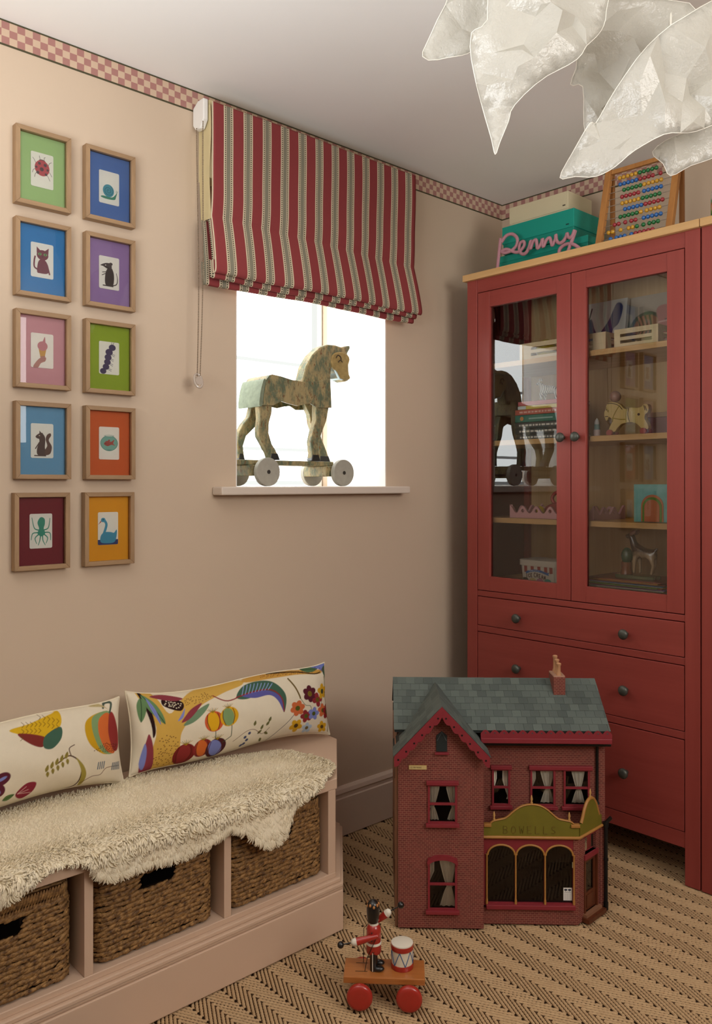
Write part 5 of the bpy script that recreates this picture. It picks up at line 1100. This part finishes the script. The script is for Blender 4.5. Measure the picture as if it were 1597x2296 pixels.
# ---------------------------------------------------------------- dollhouse
HA = math.radians(-44.2)
dh = thing('dollhouse', 'brick papered dollhouse with slate roof and olive green shop front on the carpet', 'dollhouse', (-1.1736, -.5508, .0012), HA)
def mat_brick(ax, k=1.0):
    t = NT('brick_paper_%s' % ax); v = t.coord(); s = t.xyz(v); cb = t.add('ShaderNodeCombineXYZ'); t.link(s[{'x': 0, 'y': 1}[ax]], cb.inputs[0]); t.link(s[2], cb.inputs[1])
    br = t.add('ShaderNodeTexBrick'); t.link(cb.outputs[0], br.inputs['Vector']); br.inputs['Scale'].default_value = 1
    br.inputs['Brick Width'].default_value = .0112*k; br.inputs['Row Height'].default_value = .0054*k; br.inputs['Mortar Size'].default_value = .00042; br.inputs['Mortar Smooth'].default_value = .3
    br.inputs['Color1'].default_value = (*hexc('#7e4038'), 1); br.inputs['Color2'].default_value = (*hexc('#6e3932'), 1); br.inputs['Mortar'].default_value = (*hexc('#a4755f'), 1)
    n = t.noise(v, 14); mx = t.add('ShaderNodeMix', data_type='RGBA', blend_type='MULTIPLY'); mx.inputs[0].default_value = 1; t.link(br.outputs[0], mx.inputs[6]); t.val(mx.inputs[7], t.mix(n, (.8, .78, .78), (1.1, 1.05, 1.05))); t.link(mx.outputs[2], t.b.inputs['Base Color'])
    t.bump(br.outputs[1], -.25, .0006); return t.set(.75, .25)
BRX, BRY = mat_brick('x'), mat_brick('y')
DRED = M('#842a31', .45, .4, .08, 40); SLATE = NT('slate_paper'); v = SLATE.coord('Generated'); oi = SLATE.add('ShaderNodeObjectInfo'); SLATE.base(SLATE.mix(oi.outputs['Random'], hexc('#4c5450'), hexc('#616a64'))); vv_ = SLATE.coord(); SLATE.bump(SLATE.noise(vv_, 220, 4), .25, .001); SLM = SLATE.set(.6, .3)
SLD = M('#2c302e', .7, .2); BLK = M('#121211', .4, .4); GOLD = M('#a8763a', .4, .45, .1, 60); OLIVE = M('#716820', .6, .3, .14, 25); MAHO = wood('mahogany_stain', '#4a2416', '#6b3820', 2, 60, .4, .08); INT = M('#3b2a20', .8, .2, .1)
CURT = NT('net_curtain'); v = CURT.coord(); CURT.base(CURT.mix(CURT.noise(v, 80), hexc('#efe6d4'), hexc('#f8f1e2'))); CTM = CURT.set(.9, .1); DGL = thin_glass('dollhouse_glass', 1.3)
def panel(name, outline, holes, thick, mat, parent, place):
    """flat board with real openings; place maps (a, z, depth) to local coordinates"""
    V2 = [Vector(p) for p in outline]; n0 = len(V2); E = [(i, (i+1) % n0) for i in range(n0)]; loops = [list(range(n0))]
    for hp in holes:
        k = len(V2); V2 += [Vector(p) for p in hp]; E += [(k+i, k+(i+1) % len(hp)) for i in range(len(hp))]; loops.append([k+i for i in range(len(hp))])
    r = geometry.delaunay_2d_cdt(V2, E, [], 1, 1e-7); tests = [Paint.inside(None, [tuple(p) for p in hp]) for hp in holes]
    fs = [f for f in r[2] if not any(t(sum(r[0][i].x for i in f)/len(f), sum(r[0][i].y for i in f)/len(f)) for t in tests)]
    n = len(r[0]); vs = [place(p.x, p.y, 0) for p in r[0]]+[place(p.x, p.y, thick) for p in r[0]]
    F = [tuple(f) for f in fs]+[tuple(i+n for i in f[::-1]) for f in fs]
    for L in loops:
        for a, b in zip(L, L[1:]+L[:1]): F.append((a, b, b+n, a+n))
    return MB().raw(vs, F).build(name, mat, parent)
FX = lambda y0: (lambda a, z, d: (a, y0+d, z))
R4 = lambda x0, x1, z0, z1: [(x0, z0), (x1, z0), (x1, z1), (x0, z1)]
def archp(x0, x1, z0, zs, rise, n=12): return [(x0, z0), (x1, z0)]+[((x0+x1)/2+(x1-x0)/2*math.cos(a), zs+rise*math.sin(a)) for a in np.linspace(0, PI, n)]
W1 = R4(.0805, .1565, .285, .386); W2 = archp(.0805, .1565, .053, .170, .018)
W3 = R4(.267, .316, .29, .390); W4 = R4(.374, .442, .29, .390); W5 = R4(.467, .538, .29, .390)
panel('tower_front', [(0, .002), (.229, .002), (.229, .477), (.115, .592), (0, .477)], [W1, W2], .008, BRX, dh, FX(0))
panel('wing_front', [(.229, .236), (.582, .236), (.582, .500), (.229, .500)], [W3, W4, W5], .008, BRX, dh, FX(.115))
WD_ = M('#8a6148', .55, .3, .1, 20)
bx('side_wall', (-.008, .010, 0), (.0, .40, .478), WD_, dh, .001); bx('side_wall', (.574, .123, 0), (.582, .40, .50), BRY, dh); bx('side_wall', (.2215, .008, 0), (.2295, .125, .48), BRY, dh)
bx('back_wall', (-.008, .392, 0), (.582, .40, .50), INT, dh); bx('inner_wall', (.2225, .125, .006), (.2285, .39, .49), INT, dh)
bx('floor_board', (0, .009, 0), (.2215, .39, .005), INT, dh); bx('floor_board', (.2295, .12, 0), (.574, .39, .005), INT, dh)
bx('upper_floor', (0, .009, .236), (.2215, .39, .242), INT, dh); bx('upper_floor', (.2295, .124, .234), (.574, .39, .240), INT, dh); bx('attic_floor', (0, .009, .468), (.2215, .39, .473), INT, dh); bx('attic_floor', (.2295, .124, .470), (.574, .39, .476), INT, dh)
for z in (.398, .14): bx('hinge', (-.0095, .012, z), (-.0078, .022, z+.035), M('#4a3420', .4, .4, metal=.5), dh)
# windows with frames, glazing and tied net curtains
def curtain(parent, x0, x1, z0, z1, y, tie=.42, lean=0, draw=1.0):
    nz, nx = 26, 18; V = np.zeros((nz, nx, 3)); cx = (x0+x1)/2+lean*(x1-x0)
    for j in range(nz):
        q = j/(nz-1); z = z0+(z1-z0)*q
        pinch = .30+.70*min(1, abs(q-tie)/(.5 if q > tie else .42))**.8
        xa, xb = cx+(x0-cx)*pinch, cx+(x1-cx)*pinch
        for i in range(nx): p_ = i/(nx-1); V[j, i] = (xa+(xb-xa)*p_, y+.0022*math.sin(p_*19)*(.5+.5*pinch), z)
    c_ = grid_mesh('net_curtain', V, CTM, parent)
    MB().tube([(cx+(x1-x0)*.16*math.cos(a), y+.003*math.sin(a), z0+(z1-z0)*tie) for a in np.linspace(0, 2*PI, 13)[:-1]], .0013, 6, True).sphere((cx-.004, y-.004, z0+(z1-z0)*tie), .0026, 8).build('tie_bow', CTM, c_, smooth=60)
def win_fr(x0, x1, z0, z1, y, arch=False, lintel=True):
    w = thing_part('dollhouse_window', dh); b = .0055
    m = MB().box((x0, y-.004, z0), (x0+b, y+.004, z1)).box((x1-b, y-.004, z0), (x1, y+.004, z1)).box((x0+b, y-.003, (z0+z1)/2-.0028), (x1-b, y+.003, (z0+z1)/2+.0028)).box((x0+b, y-.003, z0), (x1-b, y+.003, z0+.004))
    if not arch: m.box((x0+b, y-.003, z1-.004), (x1-b, y+.003, z1))
    m.build('window_frame', DRED, w)
    bx('sill', (x0-.006, y-.011, z0-.009), (x1+.006, y+.001, z0), DRED, w, .001)
    if lintel and not arch: bx('lintel', (x0-.004, y-.009, z1), (x1+.004, y+.001, z1+.011), DRED, w, .001)
    if arch:
        cx = (x0+x1)/2; P = [(cx+(x1-x0)/2*1.06*math.cos(a), z1-.018+.020*math.sin(a)+.007) for a in np.linspace(0, PI, 16)]; Q = [(cx+(x1-x0)/2*.98*math.cos(a), z1-.020+.018*math.sin(a)-.001) for a in np.linspace(PI, 0, 16)]
        MB().prism(P+Q, y-.008, y+.002, 'y').build('arched_lintel', DRED, w)
    MB().raw([(x0, y+.002, z0), (x1, y+.002, z0), (x1, y+.002, z1), (x0, y+.002, z1)], [(0, 1, 2, 3)]).build('pane', DGL, w)
    return w
def thing_part(name, parent):
    o = bpy.data.objects.new(name, None); o.empty_display_size = .01; return link(o, parent)
w = win_fr(.0795, .1575, .284, .387, -.001); curtain(w, .083, .112, .286, .386, .016, .36, -.2); curtain(w, .130, .156, .286, .386, .016, .34, .35)
w = win_fr(.0795, .1575, .052, .190, -.001, True); curtain(w, .066, .098, .100, .186, .016, .05, -.5); curtain(w, .112, .156, .054, .186, .016, .40, .12)
w = win_fr(.266, .317, .289, .391, .114); curtain(w, .262, .282, .31, .39, .13, .1, -.4); curtain(w, .298, .320, .30, .39, .13, .1, .45)
bx('double_lintel', (.369, .105, .391), (.546, .116, .402), DRED, dh, .001)
w = win_fr(.373, .443, .289, .391, .114, lintel=False); curtain(w, .364, .392, .31, .39, .13, .1, -.45); curtain(w, .404, .444, .292, .39, .13, .40, .05)
w = win_fr(.466, .539, .289, .391, .114, lintel=False); curtain(w, .492, .530, .292, .39, .13, .40, .05)
# tower attic vent and name plaque
MB().prism([(.102, .476), (.131, .476), (.131, .518), (.1165, .530), (.102, .518)], -.003, .001, 'y').build('attic_vent', SLD, dh); bx('vent_sill', (.098, -.008, .468), (.136, .0, .474), DRED, dh, .001)
MB().tube([(.104, -.0035, .505), (.1165, -.0035, .528), (.129, -.0035, .505)], .0012, 5).build('vent_trim', M('#565c5a', .5), dh)
p = Paint(47, 11, 3, '#cbb27a'); p.text('ELTON PARADE', 5, 3.4, 3.8, '#5a4420', .55, .22, 0, .75)
X, Z = np.meshgrid(np.linspace(.029, .076, p.nx), np.linspace(.427, .438, p.ny)); bx('name_plaque', (.0285, -.0022, .4265), (.0765, .0, .4385), GOLD, dh); o = grid_mesh('plaque_lettering', np.stack([X, np.full_like(X, -.0024), Z], -1), CARD, dh, p.img)
# shop front
def arches():
    P = []; us = [(.243, .3165), (.3205, .3955), (.3995, .4725)]
    return [archp(a, b, .058, .188, .027, 14) for a, b in us]
AR = arches()
panel('shop_fascia', R4(.232, .4875, .05, .238), AR, .007, DRED, dh, FX(.030))
bx('shop_base', (.232, .028, .001), (.4875, .036, .044), BRX, dh); bx('shop_sill', (.238, .018, .044), (.478, .036, .056), DRED, dh, .0015); bx('corner_pier', (.474, .0285, .044), (.488, .037, .236), BRX, dh)
for a in AR:
    MB().tube([(x, .0285, z) for x, z in a[2:]], .0028, 8).build('arch_moulding', GOLD, dh, smooth=60)
for u in (.2405, .3185, .3975, .475): MB().lathe([(.0034, .056), (.0034, .066), (.0024, .070), (.0024, .184), (.0036, .19)], 12, Matrix.Translation((u, .027, 0))).build('shop_column', GOLD, dh, smooth=40)
MB().raw([(.24, .034, .056), (.476, .034, .056), (.476, .034, .216), (.24, .034, .216)], [(0, 1, 2, 3)]).build('shop_glass', DGL, dh)
p = Paint(24, 35, 3.2, '#d8d6d0')
for x in (6.5, 17): p.ell(x, 29, 4.5, 2.6, '#23283a'); p.line([(x, 28), (x-.5, 24.5)], 1, '#23283a')
for k in range(9): p.line([(3, 3+k*1.9), (7, 3+k*1.9)], .5, '#a8a6a4'); p.line([(9, 3+k*1.9), (14, 3+k*1.9)], .5, '#a8a6a4'); p.line([(16, 3+k*1.9), (21, 3+k*1.9)], .5, '#a8a6a4')
p.line([(3, 22.4), (21, 22.4)], .8, '#66666c')
X, Z = np.meshgrid(np.linspace(.448, .4715, p.nx), np.linspace(.064, .0985, p.ny)); grid_mesh('shop_notice', np.stack([X, np.full_like(X, .0335), Z], -1), CARD, dh, p.img)
bx('brass_catch', (.4705, .0275, .155), (.4725, .030, .170), M('#d8c8a0', .3, .5, metal=.6), dh)
# chamfered corner with the shop door
ca, sa = math.cos(math.atan2(.084, .080)), math.sin(math.atan2(.084, .080)); CL = .116
CH_ = lambda d0: (lambda a, z, d: (.487+a*ca-(d0+d)*sa, .030+a*sa+(d0+d)*ca, z))
mb = mat_brick('x')
dr = panel('door_wall', R4(0, CL, .001, .238), [R4(.034, .098, .02, .165), R4(.036, .096, .178, .226)], .008, BRX, dh, CH_(0))
def cbox(name, a0, a1, z0, z1, d0, d1, mat, parent=dh):
    f = CH_(0); return MB().raw([f(a0, z0, d0), f(a1, z0, d0), f(a1, z0, d1), f(a0, z0, d1), f(a0, z1, d0), f(a1, z1, d0), f(a1, z1, d1), f(a0, z1, d1)], [(0, 3, 2, 1), (4, 5, 6, 7), (0, 1, 5, 4), (1, 2, 6, 5), (2, 3, 7, 6), (3, 0, 4, 7)]).build(name, mat, parent)
door = panel('shop_door', R4(.036, .096, .02, .163), [R4(.046, .086, .07, .153)], .004, MAHO, dh, CH_(.003))
cbox('door_panel', .048, .084, .028, .062, .001, .004, MAHO, door); cbox('door_lintel', .030, .102, .164, .178, -.004, .008, DRED); cbox('fanlight_sill', .030, .102, .226, .233, -.002, .008, DRED)
cbox('door_frame', .030, .036, .018, .164, -.003, .006, MAHO); cbox('door_frame', .096, .102, .018, .164, -.003, .006, MAHO); cbox('door_step', .020, .114, .001, .012, -.022, .004, MAHO); cbox('door_step', .026, .108, .012, .020, -.012, .004, WD_)
f = CH_(.005); MB().raw([f(.046, .07, 0), f(.086, .07, 0), f(.086, .153, 0), f(.046, .153, 0)], [(0, 1, 2, 3)]).build('door_glass', DGL, door); MB().raw([f(.036, .178, 0), f(.096, .178, 0), f(.096, .226, 0), f(.036, .226, 0)], [(0, 1, 2, 3)]).build('fanlight', DGL, dh)
bx('shop_side', (.568, .114, .001), (.582, .123, .238), BRX, dh)
MB().prism([(.2305, .033), (.487, .033), (.567, .1145), (.2305, .1145)], .234, .240).build('shop_flat_roof', WD_, dh); MB().prism([(.2305, .036), (.486, .036), (.563, .112), (.563, .12), (.2305, .12)], .001, .005).build('shop_floor', INT, dh)
# sign parapet
SG = [(.232, .238), (.488, .238), (.488, .268)]+spline([(.474, .272), (.466, .279), (.448, .283), (.430, .288), (.405, .309), (.384, .321), (.361, .3245), (.338, .321), (.317, .309), (.292, .288), (.274, .283), (.258, .279), (.250, .272)], 3, False)+[(.232, .268)]
sgn = panel('shop_sign', SG, [], .006, OLIVE, dh, FX(.024))
top = SG[3:-1]; MB().tube([(x, .026, z+.0015) for x, z in top], .0042, 8, flat=.6).build('sign_moulding', GOLD, sgn, smooth=60)
MB().tube([(.231, .022, .238), (.4885, .022, .238), (.573, .110, .238)], .0042, 8).build('cornice', GOLD, dh, smooth=60)
for x0, x1 in ((.232, .252), (.466, .490)): bx('cap_stone', (x0, .019, .266), (x1, .033, .274), GOLD, sgn, .001)
m = MB(); x = .285
for ch in 'BOWELLS':
    for L in FONT[ch]: m.tube([(x+p_[0]*.024*.8, .0236, .248+p_[1]*.020) for p_ in L], .0011, 5)
    x += .0215
m.build('faded_lettering', M('#6c5a22', .7, .2), sgn)
SG2 = [(0, .238), (CL, .238), (CL, .268)]+spline([(.105, .270), (.098, .284), (.088, .306), (.074, .322), (.058, .327), (.042, .322), (.028, .306), (.018, .286), (.010, .272)], 3, False)+[(0, .268)]
s2 = panel('side_sign', SG2, [], .006, OLIVE, dh, CH_(-.006)); f = CH_(-.003); MB().tube([f(a, z+.001, 0) for a, z in SG2[3:-1]], .0046, 8).build('sign_moulding', GOLD, s2, smooth=60)
def finial(x, y, z, p_):
    MB().lathe([(.003, 0), (.0038, .003), (.0018, .006), (.0036, .012), (.0028, .016), (.0012, .022), (1e-6, .024)], 12, Matrix.Translation((x, y, z))).build('finial', M('#c79a5c', .35, .5, metal=.2), p_, smooth=60)
for x, z in ((.260, .283), (.361, .328), (.462, .283)): finial(x, .026, z, sgn)
finial(*f(.058, .331, 0), s2)
# slate roofs: every shingle is its own small tile
EV, EZ, RV, RZ = .080, .508, .250, .613
ang = math.atan2(RZ-EZ, RV-EV); SLN = math.hypot(RV-EV, RZ-EZ)
tile = MB().box((0, -.0015, 0), (.0258, .0262, .0016)).build('shingle', SLM, dh)
cnt = [0]
def put_tile(M4, sx=1, sy=1):
    if cnt[0] == 0: o = tile
    else: o = tile.copy(); link(o); o.parent = dh
    cnt[0] += 1; o.matrix_local = M4 @ Matrix.Diagonal((sx, sy, 1, 1))
MB().prism([(EV, EZ-.006), (RV, RZ-.006), (RV, RZ-.001), (EV, EZ-.001)], -.008, .586, 'x').build('roof_deck', SLD, dh); MB().prism([(RV, RZ-.006), (.412, EZ-.006), (.412, EZ), (RV, RZ)], -.010, .588, 'x').build('rear_roof', SLD, dh)
rs = random.Random(2); rows = 8; rh = SLN/rows
def gable_z(u): return .603-abs(u-.115)*1.045
for j in range(rows):
    u = -.010-(j % 2)*.013
    while u < .585:
        uc = u+.013; vv = EV+(j+.5)*rh*math.cos(ang); zz = EZ+(j+.5)*rh*math.sin(ang)
        hidden = gable_z(uc) > zz+.012 and uc < .25
        x0 = max(u, -.010); x1 = min(u+.0253, .588)
        if not hidden and x1-x0 > .004 and not (uc < .225 and vv < .1 and zz < .53 and False):
            put_tile(Matrix.Translation((x0, EV+j*rh*math.cos(ang), EZ+j*rh*math.sin(ang)+.0012)) @ Matrix.Rotation(ang-.03+rs.uniform(-.008, .008), 4, 'X') @ Matrix.Rotation(rs.uniform(-.012, .012), 4, 'Z'), (x1-x0)/.0258)
        u += .0258
MB().prism([(RV-.012, RZ-.008), (RV, RZ+.0025), (RV+.012, RZ-.008), (RV, RZ-.002)], -.010, .588, 'x').build('ridge_cap', SLM, dh)
# gable roof over the tower
GS = math.hypot(.124, .1296); ga = math.atan2(.1296, .124)
for s in (-1, 1):
    P = [(.115, .603), (.115+s*.127, .603-.127*1.045), (.115+s*.127, .598-.127*1.045), (.115, .598)]
    MB().prism(P, -.030, .06 if False else .12, 'y').build('gable_deck', SLD, dh)
    for j in range(7):
        a0 = .127*(1-(j+1)/7)          # distance of the tile's upper edge from the ridge
        v0 = -.032-(j % 2)*.012
        while v0 < .235:
            zc = .603-(a0+.009)*1.045; vlim = EV+(zc-EZ)/math.tan(ang)
            if v0+.006 < vlim+.004:
                low = Vector((.115+s*(a0+.0182), 0, .603-(a0+.0182)*1.045+.0012)); y0 = max(v0, -.032); y1 = v0+.0253
                ux = Vector((0, 1, 0)) if s > 0 else Vector((0, -1, 0)); uy = Vector((-s*math.cos(ga), 0, math.sin(ga))); uz = ux.cross(uy)
                Mx = Matrix(((ux.x, uy.x, uz.x, 0), (ux.y, uy.y, uz.y, 0), (ux.z, uy.z, uz.z, 0), (0, 0, 0, 1)))
                put_tile(Matrix.Translation((low.x, y0 if s > 0 else y1, low.z)) @ Mx, (y1-y0)/.0258, .98)
            v0 += .0258
MB().prism([(.115-.009, .5945), (.115, .6065), (.115+.009, .5945), (.115, .600)], -.032, .225, 'y').build('gable_ridge_cap', SLM, dh)
# scalloped barge boards and fascia
for s in (-1, 1):
    P = []; n = 6; L = .132
    for i in range(n*8+1):
        t_ = i/(n*8)*L; o_ = .0245+.0075*abs(math.sin(PI*t_/L*n)); P.append((t_, -o_))
    P = [(0, .001), (L, .001)]+P[::-1]
    # t runs from the apex down the slope, offset is measured vertically below the slope line
    pts = [(.115+s*t_*.955, .6025-t_*1.0+o_*1.05) for t_, o_ in P]
    bb = MB().prism(pts, -.0345, -.030, 'y').build('barge_board', DRED, dh)
    for k in range(n): t_ = (k+.5)*L/n; MB().cyl((.115+s*t_*.955, -.0350, .6025-t_-.0185), (.115+s*t_*.955, -.0330, .6025-t_-.0185), .0026, 10).build('pierced_hole', BLK, bb)
n = 14; fa, fb = .230, .590; P = [(fa, .486), (fb, .486)]
for i in range(n*8, -1, -1): x = fa+(fb-fa)*i/(n*8); P.append((x, .5025+.0095*abs(math.sin(PI*(x-fa)/(fb-fa)*n))))
fsb = MB().prism(P, .072, .076, 'y').build('scalloped_fascia', DRED, dh); bx('fascia_board', (fa, .070, .476), (fb, .080, .490), DRED, dh, .0015); bx('soffit', (fa, .08, .474), (fb, .118, .479), DRED, dh)
for k in range(n): x = fa+(fb-fa)*(k+.5)/n; MB().cyl((x, .0715, .5045), (x, .0735, .5045), .0021, 8).build('pierced_hole', M('#47474a', .6), fsb)
MB().tube([(.235, .088, .470), (.590, .088, .470)], .0055, 10).build('gutter', BLK, dh, smooth=60); MB().tube([(.559, .105, .468), (.559, .111, .455), (.559, .111, .305), (.562, .108, .296)], .0042, 10).build('downpipe', BLK, dh, smooth=60)
MB().tube([(.596, .104, .262), (.585, .108, .248), (.583, .109, .238), (.583, .109, .003)], .0052, 10).cyl((.583, .109, .234), (.583, .109, .248), .008, 12).cyl((.583, .109, .14), (.583, .109, .146), .0068, 12).cyl((.583, .109, .003), (.583, .109, .024), .0068, 12).build('downpipe', BLK, dh, smooth=50)
MB().tube([(.2295, -.022, .475), (.247, .055, .428)], .0045, 8).build('valley_pipe', BLK, dh, smooth=60)
# chimney
bx('chimney_stack', (.455, .192, .572), (.489, .262, .632), mat_brick('x', .9), dh, .001)
ct = bx('chimney_cap', (.456, .193, .632), (.488, .261, .635), M('#b08a74', .7), dh)
for y, k_ in ((.203, 0), (.228, .006), (.253, .012)): MB().lathe([(.0082, .634), (.0078, .638), (.0058, .644), (.0054, .662+k_), (.0072, .665+k_), (.0074, .669+k_), (.005, .671+k_)], 14, Matrix.Translation((.472, y, 0))).build('chimney_pot', M('#b98a64', .5, .35, .1, 50), dh, smooth=40)

# ---------------------------------------------------------------- wooden drummer toy
ty = thing('drummer_toy', 'wooden pull-along guardsman with drum mallets on a red wheeled trolley', 'toy soldier', (-1.4649, -.7154, .0012), math.radians(-45.83))
VAR = wood('varnished_pine', '#9a5a28', '#b8733a', 0, 50, .3, .06, .5, .1, .4); TRED = M('#a3281f', .25, .5, .05, 30, coat=.4); TBLK = M('#151413', .28, .5, .1, coat=.3); TWH = M('#ddd5c4', .4, .4, .03)
bx('trolley_deck', (-.038, -.013, .052), (.148, .064, .0665), VAR, ty, .0015)
for x in (0, .112):
    for y in (-.0365, .0675):
        m = Matrix.Translation((x, y, .0305)) @ Matrix.Rotation(-PI/2, 4, 'X')
        MB().lathe([(.020, 0), (.026, .0015), (.0295, .005), (.0295, .013), (.026, .0175), (.016, .019)], 36, m).build('wheel', TRED, ty, smooth=50)
    MB().cyl((x, -.03, .0305), (x, .08, .0305), .003, 10).build('axle', BLK, ty, smooth=50); bx('axle_block', (x-.008, -.005, .0265), (x+.008, .056, .052), VAR, ty)
G = lambda prof, x, y: Matrix.Translation((x, y, 0))
sx_, sy_ = .030, .026
for y in (sy_-.0088, sy_+.0088): MB().lathe([(.0082, .0665), (.0086, .085), (.0092, .112)], 16, Matrix.Translation((sx_, y, 0))).build('leg', TBLK, ty, smooth=50)
MB().tube([(sx_-.002, sy_-.0174, .068), (sx_-.002, sy_-.0178, .110)], .0010, 5).build('trouser_stripe', TWH, ty)
for y in (sy_-.0125, sy_+.0125): MB().sphere((sx_+.012, y, .0725), .0085, 16, (1.55, 1.0, .72)).build('boot', TBLK, ty, smooth=70)
MB().lathe([(.0165, .104), (.018, .108), (.0172, .122), (.0165, .130), (.0172, .146), (.0165, .160), (.012, .168), (.009, .170)], 24, Matrix.Translation((sx_, sy_, 0))).build('tunic', TRED, ty, smooth=50)
MB().lathe([(.0172, .1235), (.0180, .1245), (.0178, .1285), (.0170, .1295)], 24, Matrix.Translation((sx_, sy_, 0))).build('belt', TWH, ty, smooth=40); MB().lathe([(.0110, .1665), (.0112, .1695), (.0100, .1725)], 20, Matrix.Translation((sx_, sy_, 0))).build('collar', TWH, ty, smooth=40)
for z in (.137, .147, .156): MB().sphere((sx_-.004, sy_-.0168, z), .0016, 8).build('tunic_button', TBLK, ty, smooth=60)
MB().sphere((sx_, sy_, .180), .0110, 18).build('head', M('#c98a72', .4, .4), ty, smooth=70); MB().sphere((sx_+.0108, sy_, .178), .0022, 8).build('nose', M('#c98a72', .4, .4), ty, smooth=70)
hat = MB().lathe([(.0122, .1745), (.0135, .180), (.0150, .194), (.0152, .206), (.0135, .216), (.009, .2225), (1e-6, .2255)], 24, Matrix.Translation((sx_-.0015, sy_, 0))).build('bearskin_hat', TBLK, ty, smooth=60)
m = MB()
for k in range(9): a = k*.7; m.sphere((sx_-.0015+.0125*math.cos(a), sy_+.0125*math.sin(a), .2155-.003*(k % 2)), .0032, 8, (1, 1, 1.3))
m.build('hat_plume', M('#b57a44', .6), hat, smooth=60)
def arm(sh, hand, ballp):
    sh, hand, ballp = Vector(sh), Vector(hand), Vector(ballp); d = (hand-sh).normalized()
    a_ = MB().cyl(sh, hand-d*.006, .0052, 16, .0088).sphere(sh, .0054, 12).build('arm', TRED, ty, smooth=50)
    MB().cyl(hand-d*.006, hand-d*.001, .0086, 16, .0088).sphere(hand, .0082, 14).build('cuff', TWH, a_, smooth=50)
    MB().cyl(hand, ballp, .0016, 8).build('mallet_stick', TBLK, a_, smooth=50); MB().sphere(ballp, .0078, 16).build('mallet_head', TBLK, a_, smooth=70)
arm((sx_+.008, sy_-.021, .151), (-.014, .000, .139), (-.045, -.002, .133)); arm((sx_+.006, sy_+.021, .163), (.063, .046, .186), (.093, .048, .203))
MB().tube([(sx_+.006, sy_-.022, .146), (.016, .010, .100), (.010, .008, .068)], .0008, 5).build('pull_wire', BLK, ty); MB().tube([(sx_-.014, sy_+.016, .160), (sx_-.024, sy_+.018, .148), (sx_-.025, sy_+.018, .068)], .0008, 5).build('pull_wire', BLK, ty)
for y in (.010, .043): bx('wire_slot', (-.012, y, .0662), (.016, y+.0016, .0668), BLK, ty)
dm = thing_part('drum', ty); DC = Matrix.Translation((.096, .036, 0))
MB().lathe([(.0248, .069), (.0248, .118)], 36, DC).build('drum_shell', M('#d9cfb8', .4, .4, .03), dm, smooth=40)
for z0 in (.0668, .110): MB().lathe([(.0262, z0), (.0268, z0+.004), (.0262, z0+.011)], 36, DC).build('drum_hoop', TRED, dm, smooth=40)
MB().lathe([(.0255, .121), (.0255, .1235), (.023, .1242), (1e-6, .1243)], 36, DC).build('drum_skin', TWH, dm, smooth=30)
m = MB(); pts = [(.096+.0252*math.cos(2*PI*k/12+.3), .036+.0252*math.sin(2*PI*k/12+.3), .078 if k % 2 else .110) for k in range(12)]
for a, b in zip(pts, pts[1:]+pts[:1]):
    aa = math.atan2(a[1]-.036, a[0]-.096); ba = math.atan2(b[1]-.036, b[0]-.096); ba += 2*PI if ba < aa-1e-6 else 0
    m.tube([(.096+.0252*math.cos(aa+(ba-aa)*q), .036+.0252*math.sin(aa+(ba-aa)*q), a[2]+(b[2]-a[2])*q) for q in np.linspace(0, 1, 5)], .0009, 5)
m.build('drum_cord', M('#2a5a8c', .5), dm)
